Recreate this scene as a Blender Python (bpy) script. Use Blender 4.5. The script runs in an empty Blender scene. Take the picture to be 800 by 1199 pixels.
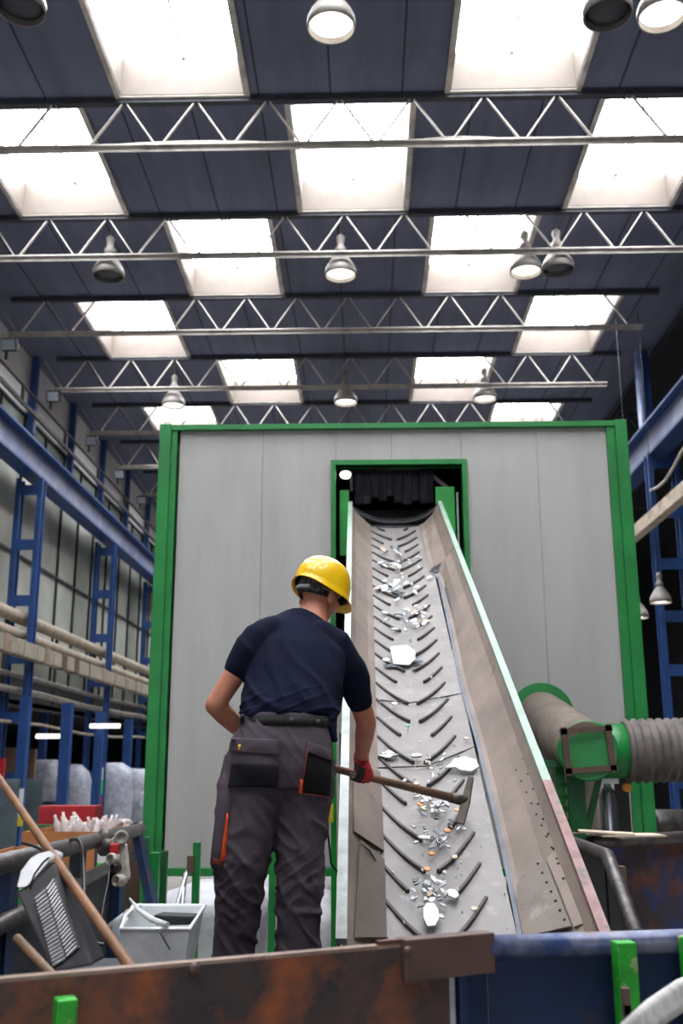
import bpy, bmesh, math, random
from mathutils import Vector, Matrix, noise
from mathutils.bvhtree import BVHTree
random.seed(7)
R = math.radians
PI = math.pi
SC = bpy.context.scene
COL = SC.collection

# ------------------------------------------------------------------ camera
F = 1180.0
VPX, VPY, ROLL, H = 430.0, 895.0, R(.45), 1.9
_y = Vector(((VPX-400)/F, -(VPY-599.5)/F, -1)).normalized()
_u = Vector((-math.sin(ROLL), math.cos(ROLL), 0))
_z = (_u - _y*_u.dot(_y)).normalized()
_x = _y.cross(_z)
CM = Matrix((_x, _y, _z))            # camera space -> world
EYE = Vector((0, 0, H))
def ray(px, py):
    return CM @ Vector(((px-400)/F, (599.5-py)/F, -1))
def at(px, py, Y):
    d = ray(px, py); return EYE + d*(Y/d.y)
def atX(px, py, X):
    d = ray(px, py); return EYE + d*(X/d.x)
def atZ(px, py, Z):
    d = ray(px, py); return EYE + d*((Z-H)/d.z)
def proj(P):
    c = CM.transposed() @ (Vector(P)-EYE)
    return 400+F*c.x/-c.z, 599.5-F*c.y/-c.z
def pxm(px, py, Y):                   # metres per pixel there
    d = ray(px, py); return (Y/d.y)/F

cam_d = bpy.data.cameras.new('camera')
cam = bpy.data.objects.new('camera', cam_d); COL.objects.link(cam)
cam.matrix_world = Matrix.Translation(EYE) @ CM.to_4x4()
cam_d.sensor_fit = 'VERTICAL'; cam_d.sensor_height = 36; cam_d.sensor_width = 24
cam_d.lens = 36*F/1199
cam_d.clip_start = .05; cam_d.clip_end = 200
cam_d.dof.use_dof = True; cam_d.dof.focus_distance = 4.55; cam_d.dof.aperture_fstop = 3.0
SC.camera = cam

# --------------------------------------------------------------- materials
def lin(c):
    if isinstance(c, str):
        c = [int(c[i:i+2], 16)/255 for i in (0, 2, 4)]
    return tuple((v/12.92 if v <= .04045 else ((v+.055)/1.055)**2.4) for v in c) + (1,)
MATS = {}
def mat(name, c, c2=None, scale=6., rough=.6, metal=0., bump=0., bscale=60., stretch=(1,1,1), lo=.45, hi=.65, detail=6,
        c3=None, s3=2., lo3=.55, hi3=.7, spec=.5, rvar=0., coat=0.):
    """principled surface, a second and third colour worn in through noise, plus fine bump"""
    m = bpy.data.materials.new(name); m.use_nodes = True
    nt = m.node_tree; N = nt.nodes; L = nt.links
    b = N['Principled BSDF']
    b.inputs['Roughness'].default_value = rough; b.inputs['Metallic'].default_value = metal
    b.inputs['Specular IOR Level'].default_value = spec; b.inputs['Coat Weight'].default_value = coat
    b.inputs['Base Color'].default_value = lin(c)
    tc = N.new('ShaderNodeTexCoord'); mp = N.new('ShaderNodeMapping')
    geo = N.new('ShaderNodeNewGeometry')
    L.new(geo.outputs['Position'], mp.inputs['Vector']) if False else L.new(tc.outputs['Object'], mp.inputs['Vector'])
    mp.inputs['Scale'].default_value = stretch
    out = None
    def layer(prev, col, sc, a, z, seed):
        n = N.new('ShaderNodeTexNoise'); n.inputs['Scale'].default_value = sc; n.inputs['Detail'].default_value = detail
        n.inputs['Roughness'].default_value = .62; n.noise_dimensions = '4D'; n.inputs['W'].default_value = seed
        L.new(mp.outputs[0], n.inputs['Vector'])
        r = N.new('ShaderNodeMapRange'); r.inputs['From Min'].default_value = a; r.inputs['From Max'].default_value = z
        L.new(n.outputs['Fac'], r.inputs['Value'])
        x = N.new('ShaderNodeMix'); x.data_type = 'RGBA'
        L.new(r.outputs[0], x.inputs['Factor'])
        if prev is None: x.inputs[6].default_value = lin(c)
        else: L.new(prev, x.inputs[6])
        x.inputs[7].default_value = lin(col)
        return x.outputs[2], r.outputs[0]
    if c2:
        out, fac = layer(None, c2, scale, lo, hi, 1.3)
        if c3: out, _ = layer(out, c3, s3, lo3, hi3, 8.1)
        L.new(out, b.inputs['Base Color'])
        if rvar:
            r = N.new('ShaderNodeMapRange'); r.inputs['To Min'].default_value = rough; r.inputs['To Max'].default_value = min(1, rough+rvar)
            L.new(fac, r.inputs['Value']); L.new(r.outputs[0], b.inputs['Roughness'])
    if bump:
        n = N.new('ShaderNodeTexNoise'); n.inputs['Scale'].default_value = bscale; n.inputs['Detail'].default_value = 4
        L.new(mp.outputs[0], n.inputs['Vector'])
        bp = N.new('ShaderNodeBump'); bp.inputs['Strength'].default_value = bump; bp.inputs['Distance'].default_value = .02
        L.new(n.outputs['Fac'], bp.inputs['Height']); L.new(bp.outputs[0], b.inputs['Normal'])
    MATS[name] = m
    return m
def glow(name, c, s):
    m = bpy.data.materials.new(name); m.use_nodes = True
    nt = m.node_tree; nt.nodes.clear()
    e = nt.nodes.new('ShaderNodeEmission'); o = nt.nodes.new('ShaderNodeOutputMaterial')
    e.inputs[0].default_value = lin(c); e.inputs[1].default_value = s
    nt.links.new(e.outputs[0], o.inputs[0]); MATS[name] = m
    return m
def ribbed(name, c, c2, scale, strength):
    """sheet with fine vertical ribs and soft streaks of dirt"""
    m = mat(name, c, c2, scale=1.1, rough=.42, stretch=(2.2, 2.2, .35), lo=.4, hi=.75, metal=.15)
    nt = m.node_tree; N = nt.nodes; L = nt.links
    tc = N.new('ShaderNodeTexCoord'); w = N.new('ShaderNodeTexWave'); w.wave_type = 'BANDS'; w.bands_direction = 'X'
    w.inputs['Scale'].default_value = scale; w.inputs['Distortion'].default_value = 0
    L.new(tc.outputs['Object'], w.inputs['Vector'])
    bp = N.new('ShaderNodeBump'); bp.inputs['Strength'].default_value = strength; bp.inputs['Distance'].default_value = .01
    L.new(w.outputs['Fac'], bp.inputs['Height']); L.new(bp.outputs[0], N['Principled BSDF'].inputs['Normal'])
    return m

mat('concrete', '8a8680', '74706b', scale=2, rough=.85, bump=.2)
mat('roof_deck', '6c7188', '595e72', scale=.9, rough=.8, stretch=(3, .5, 1), lo=.35, hi=.7, c3='7d7b80', s3=2.5, lo3=.6, hi3=.8)  # blue-grey deck, pushed bluer so the colour carries the roof haze
mat('roof_seam', '34363f', rough=.9)
mat('curb_trim', 'c9c2ba', 'a59d94', scale=4, rough=.6)
mat('curb', '5c534b', '4f463e', scale=3, rough=.7, lo=.5, hi=.8)
mat('truss_paint', 'b9b3ab', '8d8680', scale=5, rough=.55, lo=.45, hi=.7)
mat('truss_shade', '3b3d45', '2c2e36', scale=5, rough=.6)  # darker truss colour with the shadow of the upper steel painted in
mat('upper_wall', 'dcdad8', 'c8c5c3', scale=1.5, rough=.7, lo=.4, hi=.75)
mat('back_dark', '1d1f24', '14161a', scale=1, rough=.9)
mat('blue_steel', '1f437c', '183460', scale=3, rough=.45, lo=.45, hi=.7, c3='3c3f49', s3=4, lo3=.66, hi3=.72)
mat('blue_lit', '8f9cc4', '5f74ad', scale=3, rough=.4)  # pale copy of blue_steel: light on the post flanges put into the colour
mat('girder_blue', '6a7396', '9195a8', scale=1.4, rough=.45, lo=.4, hi=.65)
mat('wall_glass', 'b3bdb0', '8b958c', scale=.5, rough=.12, lo=.35, hi=.7, spec=.8, detail=2)
mat('wall_glass_low', 'bfc1b6', '989c92', scale=.6, rough=.18, lo=.35, hi=.7, spec=.7, detail=2)
mat('mullion', '23262d', rough=.6)
mat('rail_dark', '3c3a39', '27262a', scale=4, rough=.6)
mat('pipe_lag', 'a09484', '7d7265', scale=4, rough=.7, lo=.4, hi=.7)
mat('tray_beige', '9d9483', '6d655b', scale=6, rough=.7, lo=.4, hi=.7, stretch=(1, 3, 1))
mat('pipe_grey', '8a857d', '5b5753', scale=4, rough=.5)
mat('beam_beige', 'c9b9a6', '93856f', scale=5, rough=.6)
ribbed('cabin_panel', 'aaa9a5', '9a9995', 16, .25)
mat('green_paint', '157a36', '0f6029', scale=3, rough=.4, lo=.4, hi=.75, c3='4a4636', s3=9, lo3=.68, hi3=.74)
mat('green_light', '1f9a3a', '178030', scale=4, rough=.4, lo=.4, hi=.75)
mat('green_dark', '0d5a2a', '0a4220', scale=4, rough=.5)
mat('green_chip', '25a02a', '1f8a24', scale=14, rough=.45, lo=.45, hi=.6, c3='9aa37a', s3=22, lo3=.58, hi3=.64)
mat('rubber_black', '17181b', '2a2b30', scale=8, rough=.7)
mat('curtain_rubber', '2d2f36', '4a4c56', scale=3, rough=.6, stretch=(3, 1, .4))
mat('belt_rubber', '7f7b79', '696563', scale=3.5, rough=.62, lo=.35, hi=.7, c3='8f8b89', s3=11, lo3=.58, hi3=.72, bump=.12, bscale=120)
mat('cleat_rubber', '443e3a', '302b29', scale=12, rough=.7)
mat('skirt_dust', '85776d', '6a5e56', scale=3, rough=.7, lo=.35, hi=.7, c3='5d544e', s3=7, lo3=.62, hi3=.72, bump=.08, bscale=90)
mat('skirt_steel', '70665d', '574e46', scale=4, rough=.55, lo=.35, hi=.7, c3='948b82', s3=8, lo3=.6, hi3=.75, bump=.08)
mat('seal_strip', '6b707b', '565b66', scale=6, rough=.5)
mat('rail_mint', '839c8a', '6b8372', scale=6, rough=.45, lo=.4, hi=.7, c3='6b6a63', s3=18, lo3=.64, hi3=.7)
mat('rail_red', '8b6a66', '6f4a46', scale=9, rough=.55, lo=.4, hi=.65, c3='5b534d', s3=14, lo3=.55, hi3=.65)
mat('rail_zinc', '8e9492', '686c6b', scale=8, rough=.4, metal=.35, lo=.4, hi=.7)
mat('frame_dark', '3a3836', '28262a', scale=5, rough=.65)
mat('rust_plate', '553c32', '29262a', scale=3.5, rough=.55, lo=.38, hi=.6, c3='8a4a26', s3=5, lo3=.5, hi3=.68, bump=.15, bscale=40)
mat('rust_edge', '8f7b6d', '6e5b50', scale=8, rough=.55)
mat('bracket_steel', '57403a', '402f2b', scale=7, rough=.5, c3='8f7a6c', s3=9, lo3=.6, hi3=.7)
mat('container_blue', '1b3158', '16233c', scale=3, rough=.5, lo=.35, hi=.65, c3='38302f', s3=5, lo3=.56, hi3=.66, spec=.3)
mat('container_worn', '24407a', '3d3434', scale=4.5, rough=.6, lo=.38, hi=.55, c3='6b4230', s3=5, lo3=.5, hi3=.66)
mat('container_dark', '23252d', '1b1c22', scale=4, rough=.6, c3='3b3a3c', s3=7, lo3=.55, hi3=.7)
mat('pipe_worn', '5a5451', '3e3b3b', scale=9, rough=.4, metal=.35, lo=.4, hi=.6, c3='8b827c', s3=14, lo3=.58, hi3=.7)
mat('pipe_blue_worn', '283c68', '6f7284', scale=7, rough=.35, metal=.3, lo=.42, hi=.6, c3='5d4c45', s3=11, lo3=.55, hi3=.66)
mat('duct_dust', '8d8075', '74685e', scale=4, rough=.75, lo=.4, hi=.7)
mat('hose_rubber', '655d57', '474240', scale=6, rough=.65)
mat('frame_brown', '5a4438', '46352c', scale=9, rough=.6)
mat('galvanised', 'dde1e1', 'c4c9ca', scale=9, rough=.42, metal=.25, lo=.4, hi=.65)
mat('silver', 'b5b8bc', rough=.25, metal=.9)
mat('bag_white', 'c7c7cb', 'a9abb3', scale=5, rough=.55, bump=.4, bscale=14)
mat('bag_grey', '8b8f9c', 'b9bcc6', scale=3.5, rough=.45, lo=.4, hi=.6, bump=.6, bscale=9)
mat('cardboard', 'a4683c', '8f5932', scale=3, rough=.8)
mat('red_plastic', 'a81a22', '8c141c', scale=5, rough=.5)
mat('bottle_plastic', 'cfc6c2', 'b7a7a2', scale=9, rough=.3)
mat('sheet_grey', '6c7a80', '59666b', scale=4, rough=.5)
mat('brown_board', '6e5646', '57443a', scale=4, rough=.8)
mat('wood', '7c5434', '5c3d26', scale=9, rough=.6, stretch=(1, 1, 1), lo=.4, hi=.65)
mat('wood_dark', '6a4f3b', '4e3928', scale=14, rough=.55, lo=.4, hi=.65)
mat('hoe_steel', '4d453d', '37302a', scale=16, rough=.45, metal=.4)
mat('black_plastic', '201e20', '151416', scale=8, rough=.6, spec=.15, c3='4a4541', s3=9, lo3=.6, hi3=.75)
mat('grey_plastic', 'a3a3a3', '8f8f90', scale=8, rough=.4)
mat('socket_white', 'b9b2a7', '8f877b', scale=14, rough=.5)
mat('socket_black', '211f20', rough=.5)
mat('sticker_white', 'd9dbd6', rough=.5)
mat('sticker_green', '2fd24a', rough=.5)
mat('sticker_red', 'c02a2a', rough=.5)
mat('sticker_yellow', 'd9c22a', rough=.5)
mat('amber_plastic', 'c5791a', 'a86214', scale=20, rough=.35)
mat('paper', 'bfb09d', 'a39482', scale=8, rough=.8)
mat('film', 'b9bcc0', rough=.2)
mat('strap_white', 'c5c2bf', 'a8a5a3', scale=12, rough=.7, stretch=(1, 8, 1))
mat('shard_white', 'c3c7c5', 'a3a9a8', scale=20, rough=.35)
mat('shard_grey', 'a9adb0', '7f8589', scale=30, rough=.3)
mat('shard_dark', '4b5560', '2e343b', scale=30, rough=.3)
mat('shard_green', '2f9a76', rough=.4)
mat('foil', 'c3c6ca', '8f949a', scale=40, rough=.22, metal=.8)
mat('lamp_body', '9b9690', '7f7a75', scale=6, rough=.5)
mat('lamp_inner', '4a4a50', rough=.35, metal=.4)
mat('lamp_glass', 'b9c2cc', rough=.2)
mat('skin', 'bd7d62', 'a9664e', scale=14, rough=.5, lo=.4, hi=.7, bump=.05, bscale=300)
mat('tshirt', '14182c', '101424', scale=5, spec=.12, rough=.95, bump=.1, bscale=400)
mat('trouser', '514950', '433c42', scale=5, spec=.12, rough=.95, bump=.25, bscale=350)
mat('trouser_black', '1d1c1f', '262428', scale=9, spec=.12, rough=.95, bump=.2, bscale=350)
mat('orange_cloth', 'e4501c', rough=.75)
mat('belt_web', '1a1b19', '232321', scale=30, rough=.8, spec=.2)
mat('piping_dark', '6b2b1c', rough=.8)
mat('brass', 'c49a3c', rough=.35, metal=.8)
mat('helmet_yellow', 'f2c41a', 'eab40f', scale=5, rough=.3, coat=.3)
mat('helmet_inner', '141414', rough=.8)
mat('strap_grey', '7b8087', rough=.5)
mat('hair', '2f2b2a', '6d6866', scale=60, rough=.8, lo=.45, hi=.65, bump=.6, bscale=200)
mat('glove_red', 'a8201f', '8a1819', scale=12, rough=.8, bump=.3, bscale=200)
mat('glove_black', '231416', '3a1416', scale=12, rough=.7)
mat('boot', '26221f', rough=.6)
mat('eye_white', 'e6e2dc', rough=.2)
mat('valve_orange', 'd98a1c', rough=.5)
glow('sky_pane', 'f8faff', 20.0)
glow('door_fill_glow', 'f1f6ff', 2.0)
glow('lamp_on', 'fff6ea', 3.0)
m = bpy.data.materials.new('clear_film'); m.use_nodes = True
b = m.node_tree.nodes['Principled BSDF']; b.inputs['Base Color'].default_value = (.8, .84, .86, 1)
b.inputs['Alpha'].default_value = .35; b.inputs['Roughness'].default_value = .15; MATS['clear_film'] = m

# ----------------------------------------------------------------- helpers
ORG = {}                       # object -> world origin
def link(o, origin, parent=None):
    origin = Vector(origin)
    COL.objects.link(o)
    if parent is not None:
        o.parent = parent; o.location = origin-ORG[parent]
    else: o.location = origin
    ORG[o] = origin
    return o
def tag(o, label=None, cat=None, group=None, kind=None):
    if label: o['label'] = label
    if cat: o['category'] = cat
    if group: o['group'] = group
    if kind: o['kind'] = kind
    return o
def thing(name, label, cat, loc, group=None):
    return tag(link(bpy.data.objects.new(name, None), loc), label, cat, group)

class MB:
    def __init__(s): s.bm = bmesh.new()
    def verts(s, pts, faces, smooth=False):
        v = [s.bm.verts.new(p) for p in pts]
        for f in faces:
            try:
                fc = s.bm.faces.new([v[i] for i in f]); fc.smooth = smooth
            except ValueError: pass
        return v
    def box(s, c, d, rot=None):
        c = Vector(c); M = rot or Matrix.Identity(3)
        pts = [c + M @ Vector((d[0]*x/2, d[1]*y/2, d[2]*z/2)) for x in (-1, 1) for y in (-1, 1) for z in (-1, 1)]
        s.verts(pts, [(0,1,3,2),(4,6,7,5),(0,4,5,1),(2,3,7,6),(0,2,6,4),(1,5,7,3)]); return s
    def bb(s, x0, x1, y0, y1, z0, z1):
        return s.box(((x0+x1)/2, (y0+y1)/2, (z0+z1)/2), (abs(x1-x0), abs(y1-y0), abs(z1-z0)))
    def bar(s, a, b, w, h, up=(0, 0, 1)):
        a, b = Vector(a), Vector(b); d = (b-a); L = d.length; d.normalize()
        up = Vector(up)
        if abs(d.dot(up)) > .98: up = Vector((0, 1, 0))
        x = d.cross(up).normalized(); z = x.cross(d)
        M = Matrix((x, d, z)).transposed()
        return s.box((a+b)/2, (w, L, h), M)
    def loft(s, rings, caps=True, smooth=True, close=True):
        n = len(rings[0]); vs = [[s.bm.verts.new(p) for p in r] for r in rings]
        for i in range(len(vs)-1):
            for j in range(n if close else n-1):
                k = (j+1) % n
                f = s.bm.faces.new((vs[i][j], vs[i][k], vs[i+1][k], vs[i+1][j])); f.smooth = smooth
        if caps and close:
            s.bm.faces.new(vs[0][::-1]); s.bm.faces.new(vs[-1])
        return s
    def tube(s, pts, r, n=12, caps=True):
        pts = [Vector(p) for p in pts]; rings = []
        rs = r if isinstance(r, (list, tuple)) else [r]*len(pts)
        prev = None
        for i, p in enumerate(pts):
            t = (pts[min(i+1, len(pts)-1)]-pts[max(i-1, 0)]).normalized()
            if prev is None:
                a = Vector((0, 0, 1)) if abs(t.z) < .9 else Vector((1, 0, 0))
                prev = a
            x = (prev - t*prev.dot(t)).normalized(); prev = x
            y = t.cross(x)
            rings.append([p + (x*math.cos(2*PI*k/n)+y*math.sin(2*PI*k/n))*rs[i] for k in range(n)])
        return s.loft(rings, caps)
    def lathe(s, prof, c, axis=(0, 0, 1), n=24):
        c = Vector(c); ax = Vector(axis).normalized()
        a = Vector((1, 0, 0)) if abs(ax.x) < .9 else Vector((0, 1, 0))
        x = (a-ax*a.dot(ax)).normalized(); y = ax.cross(x)
        rings = [[c + ax*h + (x*math.cos(2*PI*k/n)+y*math.sin(2*PI*k/n))*max(r, 1e-4) for k in range(n)] for r, h in prof]
        return s.loft(rings, True)
    def ball(s, c, r, n=12, sc=(1, 1, 1), M=None):
        c = Vector(c); M = M or Matrix.Identity(3)
        rings = []
        for i in range(1, n):
            a = PI*i/n
            rings.append([c + M @ Vector((r*sc[0]*math.sin(a)*math.cos(2*PI*k/n*1), r*sc[1]*math.sin(a)*math.sin(2*PI*k/n), -r*sc[2]*math.cos(a))) for k in range(n)])
        return s.loft(rings, True)
    def prism(s, poly, d):
        """extrude a planar polygon (list of points) by vector d"""
        poly = [Vector(p) for p in poly]; d = Vector(d); n = len(poly)
        s.verts(poly+[p+d for p in poly], [tuple(range(n))[::-1], tuple(range(n, 2*n))] + [(i, (i+1) % n, n+(i+1) % n, n+i) for i in range(n)])
        return s
    def grid(s, rows, smooth=True):
        return s.loft(rows, False, smooth, False)
    def build(s, name, m, parent=None, bevel=0, origin=None, solid=0, smooth=None, sub=0):
        bm = s.bm
        bmesh.ops.recalc_face_normals(bm, faces=bm.faces)
        if origin is None:
            if parent is not None: origin = ORG[parent]
            else:
                xs = [v.co for v in bm.verts]
                origin = Vector(((min(v.x for v in xs)+max(v.x for v in xs))/2, (min(v.y for v in xs)+max(v.y for v in xs))/2, min(v.z for v in xs)))
        origin = Vector(origin)
        bmesh.ops.translate(bm, verts=bm.verts, vec=-origin)
        me = bpy.data.meshes.new(name); bm.to_mesh(me); bm.free()
        o = bpy.data.objects.new(name, me)
        me.materials.append(MATS[m] if isinstance(m, str) else m)
        link(o, origin, parent)
        if smooth is not None:
            for p in me.polygons: p.use_smooth = smooth
        if solid:
            q = o.modifiers.new('solid', 'SOLIDIFY'); q.thickness = solid; q.offset = 0
        if bevel:
            q = o.modifiers.new('bevel', 'BEVEL'); q.width = bevel; q.segments = 2; q.limit_method = 'ANGLE'; q.angle_limit = R(40)
        if sub:
            q = o.modifiers.new('sub', 'SUBSURF'); q.levels = sub; q.render_levels = sub
        return o
def struct(mb, name, m, **k): return tag(mb.build(name, m, **k), kind='structure')
def solo(mb, name, m, label, cat, group=None, **k): return tag(mb.build(name, m, **k), label, cat, group)
def dup(root, off, label=None, group=None, name=None):
    def cp(o, par):
        c = o.copy(); COL.objects.link(c)
        if par is not None: c.parent = par
        ORG[c] = ORG[o] + Vector(off)
        for ch in [q for q in KIDS.get(o, [])]: cp(ch, c)
        return c
    KIDS.clear()
    for o in COL.objects:
        if o.parent: KIDS.setdefault(o.parent, []).append(o)
    r = cp(root, None); r.location = root.location + Vector(off)
    if label: r['label'] = label
    if group: r['group'] = group
    return r
KIDS = {}
ORD = ['nearest', 'second', 'third', 'fourth', 'fifth', 'sixth', 'seventh', 'eighth', 'ninth', 'tenth', 'eleventh', 'twelfth', 'thirteenth', 'fourteenth', 'fifteenth', 'sixteenth']

# ============================================================ THE HALL SHELL
ZR = H+8.9                     # underside of the roof deck
YB, YF = -14.0, 46.0           # rear (behind the photographer) and far end
XL, XR = -7.5, 12.5
struct(MB().bb(-15, XR, YB, YF, -.2, 0), 'floor', 'concrete')
# roof deck, cut open for the skylights
COLS = [(-5.65, -3.95), (-3.3, -1.6), (-1.0, .68), (1.2, 2.9), (3.35, 5.0)]
TY = [6+3*i for i in range(10)]          # 6 .. 33: truss lines
bays = []
for k in range(-6, 13):                   # bay k runs from 3k to 3k+3
    y0 = 3*k; par = (k % 2 != 0)
    cols = [1, 3] if par else [0, 2, 4]
    if k == 6: cols = [0, 4]
    if k == 8: cols = [0, 4]
    if k < -1: cols = []
    bays.append((y0, cols))
rd = MB(); ys = [b[0] for b in bays]
for y0, cols in bays:
    a, b = y0+.14, y0+2.9
    x = -15
    for c in cols:
        x0, x1 = COLS[c]
        rd.bb(x, x0, y0, y0+3, ZR, ZR+.18); x = x1
        rd.bb(x0, x1, y0, a, ZR, ZR+.18); rd.bb(x0, x1, b, y0+3, ZR, ZR+.18)
    rd.bb(x, XR, y0, y0+3, ZR, ZR+.18)
rd.bb(-15, XR, YB-4, -17.9, ZR, ZR+.18) if YB < -18 else None
rd.bb(-15, XR, 39, YF, ZR, ZR+.18)
struct(rd, 'ceiling', 'roof_deck')
sm = MB()
for i in range(-7, 8):
    x = i*.98+.55
    if x < XL: continue
    for (y0, cols) in bays:
        if any(COLS[c][0]-.05 < x < COLS[c][1]+.05 for c in cols): continue
        sm.bb(x-.012, x+.012, y0, y0+3, ZR-.006, ZR+.0)
struct(sm, 'trim_1', 'roof_seam')
n = 0
for y0, cols in bays:
    for c in cols:
        n += 1
        x0, x1 = COLS[c]; a, b = y0+.14, y0+2.9; zt = ZR+.55; t = .05
        m = MB()
        e_ = .012
        m.bb(x0-t, x0+e_, a-t, b+t, ZR-.03, zt); m.bb(x1-e_, x1+t, a-t, b+t, ZR-.03, zt)
        m.bb(x0, x1, a-t, a+e_, ZR-.03, zt); m.bb(x0, x1, b-e_, b+t, ZR-.03, zt)
        w = tag(m.build(f'window_{n}', 'curb'), kind='structure')
        MB().bb(x0-t, x1+t, a-t, b+t, zt, zt+.03).build('pane', 'sky_pane', w)
        q = MB(); t2 = .075
        q.bb(x0-t2, x0+.0, a-t2, b+t2, ZR-.05, ZR-.031); q.bb(x1, x1+t2, a-t2, b+t2, ZR-.05, ZR-.031); q.bb(x0, x1, a-t2, a, ZR-.05, ZR-.031); q.bb(x0, x1, b, b+t2, ZR-.05, ZR-.031)
        q.build('rim', 'curb_trim', w)
        g = MB(); g.bb((x0+x1)/2-.012, (x0+x1)/2+.012, a, b, zt-.03, zt); g.build('glazing_bar', 'curb', w)
# left wall: light upper panels, two bands of glazing between the wall posts
zw = lambda s: H+s
wl = MB(); wl.bb(-7.62, -7.5, YB, YF, zw(7.55), ZR); wl.bb(-7.62, -7.5, YB, YF, zw(6.3), zw(6.5))
struct(wl, 'wall_left', 'upper_wall')
def glazing(name, z0, z1, y0, y1, step, m, bar=.05, mid=True):
    o = struct(MB().bb(-7.58, -7.55, y0, y1, z0, z1), name, m)
    q = MB(); y = y0
    while y <= y1+.01:
        q.bb(-7.54, -7.49, y-bar/2, y+bar/2, z0, z1); y += step
    q.bb(-7.54, -7.49, y0, y1, z0, z0+.06); q.bb(-7.54, -7.49, y0, y1, z1-.06, z1)
    if mid: q.bb(-7.54, -7.49, y0, y1, (z0+z1)/2+.35, (z0+z1)/2+.41)
    q.build('mullion', 'mullion', o)
glazing('window_50', zw(6.5), zw(7.55), 6, 45, 1.5, 'wall_glass', mid=False)
struct(MB().bb(-7.62, -7.5, YB, YF, zw(1.2), zw(1.75)), 'wall_left_sill', 'rail_dark')
glazing('window_51', zw(1.75), zw(6.3), 6, 45, 1.5, 'wall_glass_low')
struct(MB().bb(-7.62, -7.5, YB, 6, zw(1.75), zw(7.55)), 'wall_left_near', 'upper_wall')
# undercroft beyond the left wall, dark far and right walls
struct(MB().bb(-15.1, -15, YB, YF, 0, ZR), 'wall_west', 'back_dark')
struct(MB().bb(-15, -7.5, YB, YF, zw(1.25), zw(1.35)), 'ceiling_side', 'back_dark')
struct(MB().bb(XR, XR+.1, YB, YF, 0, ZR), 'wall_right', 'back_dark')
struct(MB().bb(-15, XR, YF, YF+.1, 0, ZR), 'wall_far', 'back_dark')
w = MB(); w.bb(-15, -6, YB-.1, YB, 0, ZR); w.bb(6, XR, YB-.1, YB, 0, ZR); w.bb(-6, 6, YB-.1, YB, 6.5, ZR)
struct(w, 'wall_back', 'upper_wall')
dr = struct(MB().bb(-6, 6, YB-.08, YB-.04, 0, 6.5), 'fill_door_1', 'door_fill_glow')   # unseen glowing bay door, added behind the photographer to light camera-facing surfaces
q = MB()
for i in range(9): q.bb(-6+i*1.5-.04, -6+i*1.5+.04, YB-.03, YB+.02, 0, 6.5)
q.build('frame', 'mullion', dr)

struct(MB().bb(6.35, XR, 3, YF, ZR-.25, ZR-.2), 'shade_sheet_right', 'back_dark')  # dark sheet below the deck, its colour paints the right aisle's shade
# ============================================================ ROOF TRUSSES
zb = at(400, 168, 12).z
x147 = at(147, 110, 12).x
def truss(y, label):
    t = thing('roof_truss', label, 'roof truss', (-.8, y, zb), 'roof trusses under the deck')
    MB().bb(-6.9, 5.7, y-.05, y+.05, ZR-.1, ZR-.02).build('top_chord', 'truss_shade', t)
    m = MB(); m.bb(-6.9, 5.35, y-.06, y+.06, zb-.012, zb+.012); m.bb(-6.9, 5.35, y-.006, y+.006, zb-.08, zb)
    m.build('bottom_chord', 'truss_paint', t)
    p = .985; x = x147-7*p
    while x < 5.2:
        for s in (-1, 1):
            a = Vector((x+s*.03, y, ZR-.1)); b = Vector((x+s*p/2*.94, y, zb))
            if -6.9 < b.x < 5.35:
                MB().bar(a, b, .018, .05, (0, 1, 0)).build('diagonal', 'truss_paint', t)
        x += p
    return t
for i, y in enumerate(TY):
    truss(y, f'{ORD[i]} cream-painted steel roof truss counted from the camera, zigzag between two chords'
          if i else 'cream-painted steel roof truss overhead, the one nearest the camera')

# thin pipe riding on the second and third bottom chords
for j, (y, pa, pb, sag) in enumerate([(12, 110, 340, .03), (12, 480, 600, .02)]):
    a = at(pa, 167, y); b = at(pb, 166, y); pts = []
    for k in range(13):
        u = k/12; pts.append(a.lerp(b, u)+Vector((0, 0, .015+.05*math.sin(u*PI))))
        pts[-1].z = zb+.02+.05*math.sin(u*PI)
    solo(MB().tube(pts, .012, 6), 'loose_cable', 'truss_paint', ['pale cable bowed over the second truss chord, left part of the roof', 'pale cable bowed over the second truss chord, right of the middle skylight'][j], 'cable')

# ============================================================ BAY LAMPS
def lamp(px, py_bottom, Y, label, on, r=.26):
    b = at(px, py_bottom, Y); x, z = b.x, b.z
    t = thing('bay_lamp', label, 'hanging lamp', (x, Y, z), 'high bay lamps hung from the trusses')
    s = r/.26
    prof = [(.245, .0), (.262, .0), (.262, .1), (.235, .17), (.15, .31), (.1, .37), (.085, .4)]
    inner = [(.07, .37), (.13, .3), (.215, .16), (.24, .1), (.245, .0)]
    rings = [(a*s, h*s) for a, h in prof+[]]
    m = MB()
    full = [(a*s, h*s) for a, h in (inner+prof)]
    c = Vector((x, Y, z)); n_ = 24
    m.loft([[c+Vector((rr*math.cos(2*PI*k/n_), rr*math.sin(2*PI*k/n_), h)) for k in range(n_)] for rr, h in full], True)
    m.build('reflector', 'lamp_body', t)
    m = MB(); m.lathe([(.05*s, .4*s), (.09*s, .41*s), (.095*s, .5*s), (.06*s, .53*s), (.055*s, .62*s), (.07*s, .64*s), (.07*s, .72*s), (.02*s, .76*s)], c)
    m.build('ballast_housing', 'lamp_body', t)
    MB().lathe([(.235*s, .07*s), (.2*s, .045*s), (.1*s, .02*s), (.0, .015*s)], c).build('lens', 'lamp_on' if on else 'lamp_inner', t)
    MB().tube([(x, Y, z+.74*s), (x, Y, ZR-(.26 if x > 6.35 else 0))], .012 if s >= 1 else .006, 6).build('hanger', 'truss_shade' if s < 1 else 'lamp_body', t)
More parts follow.
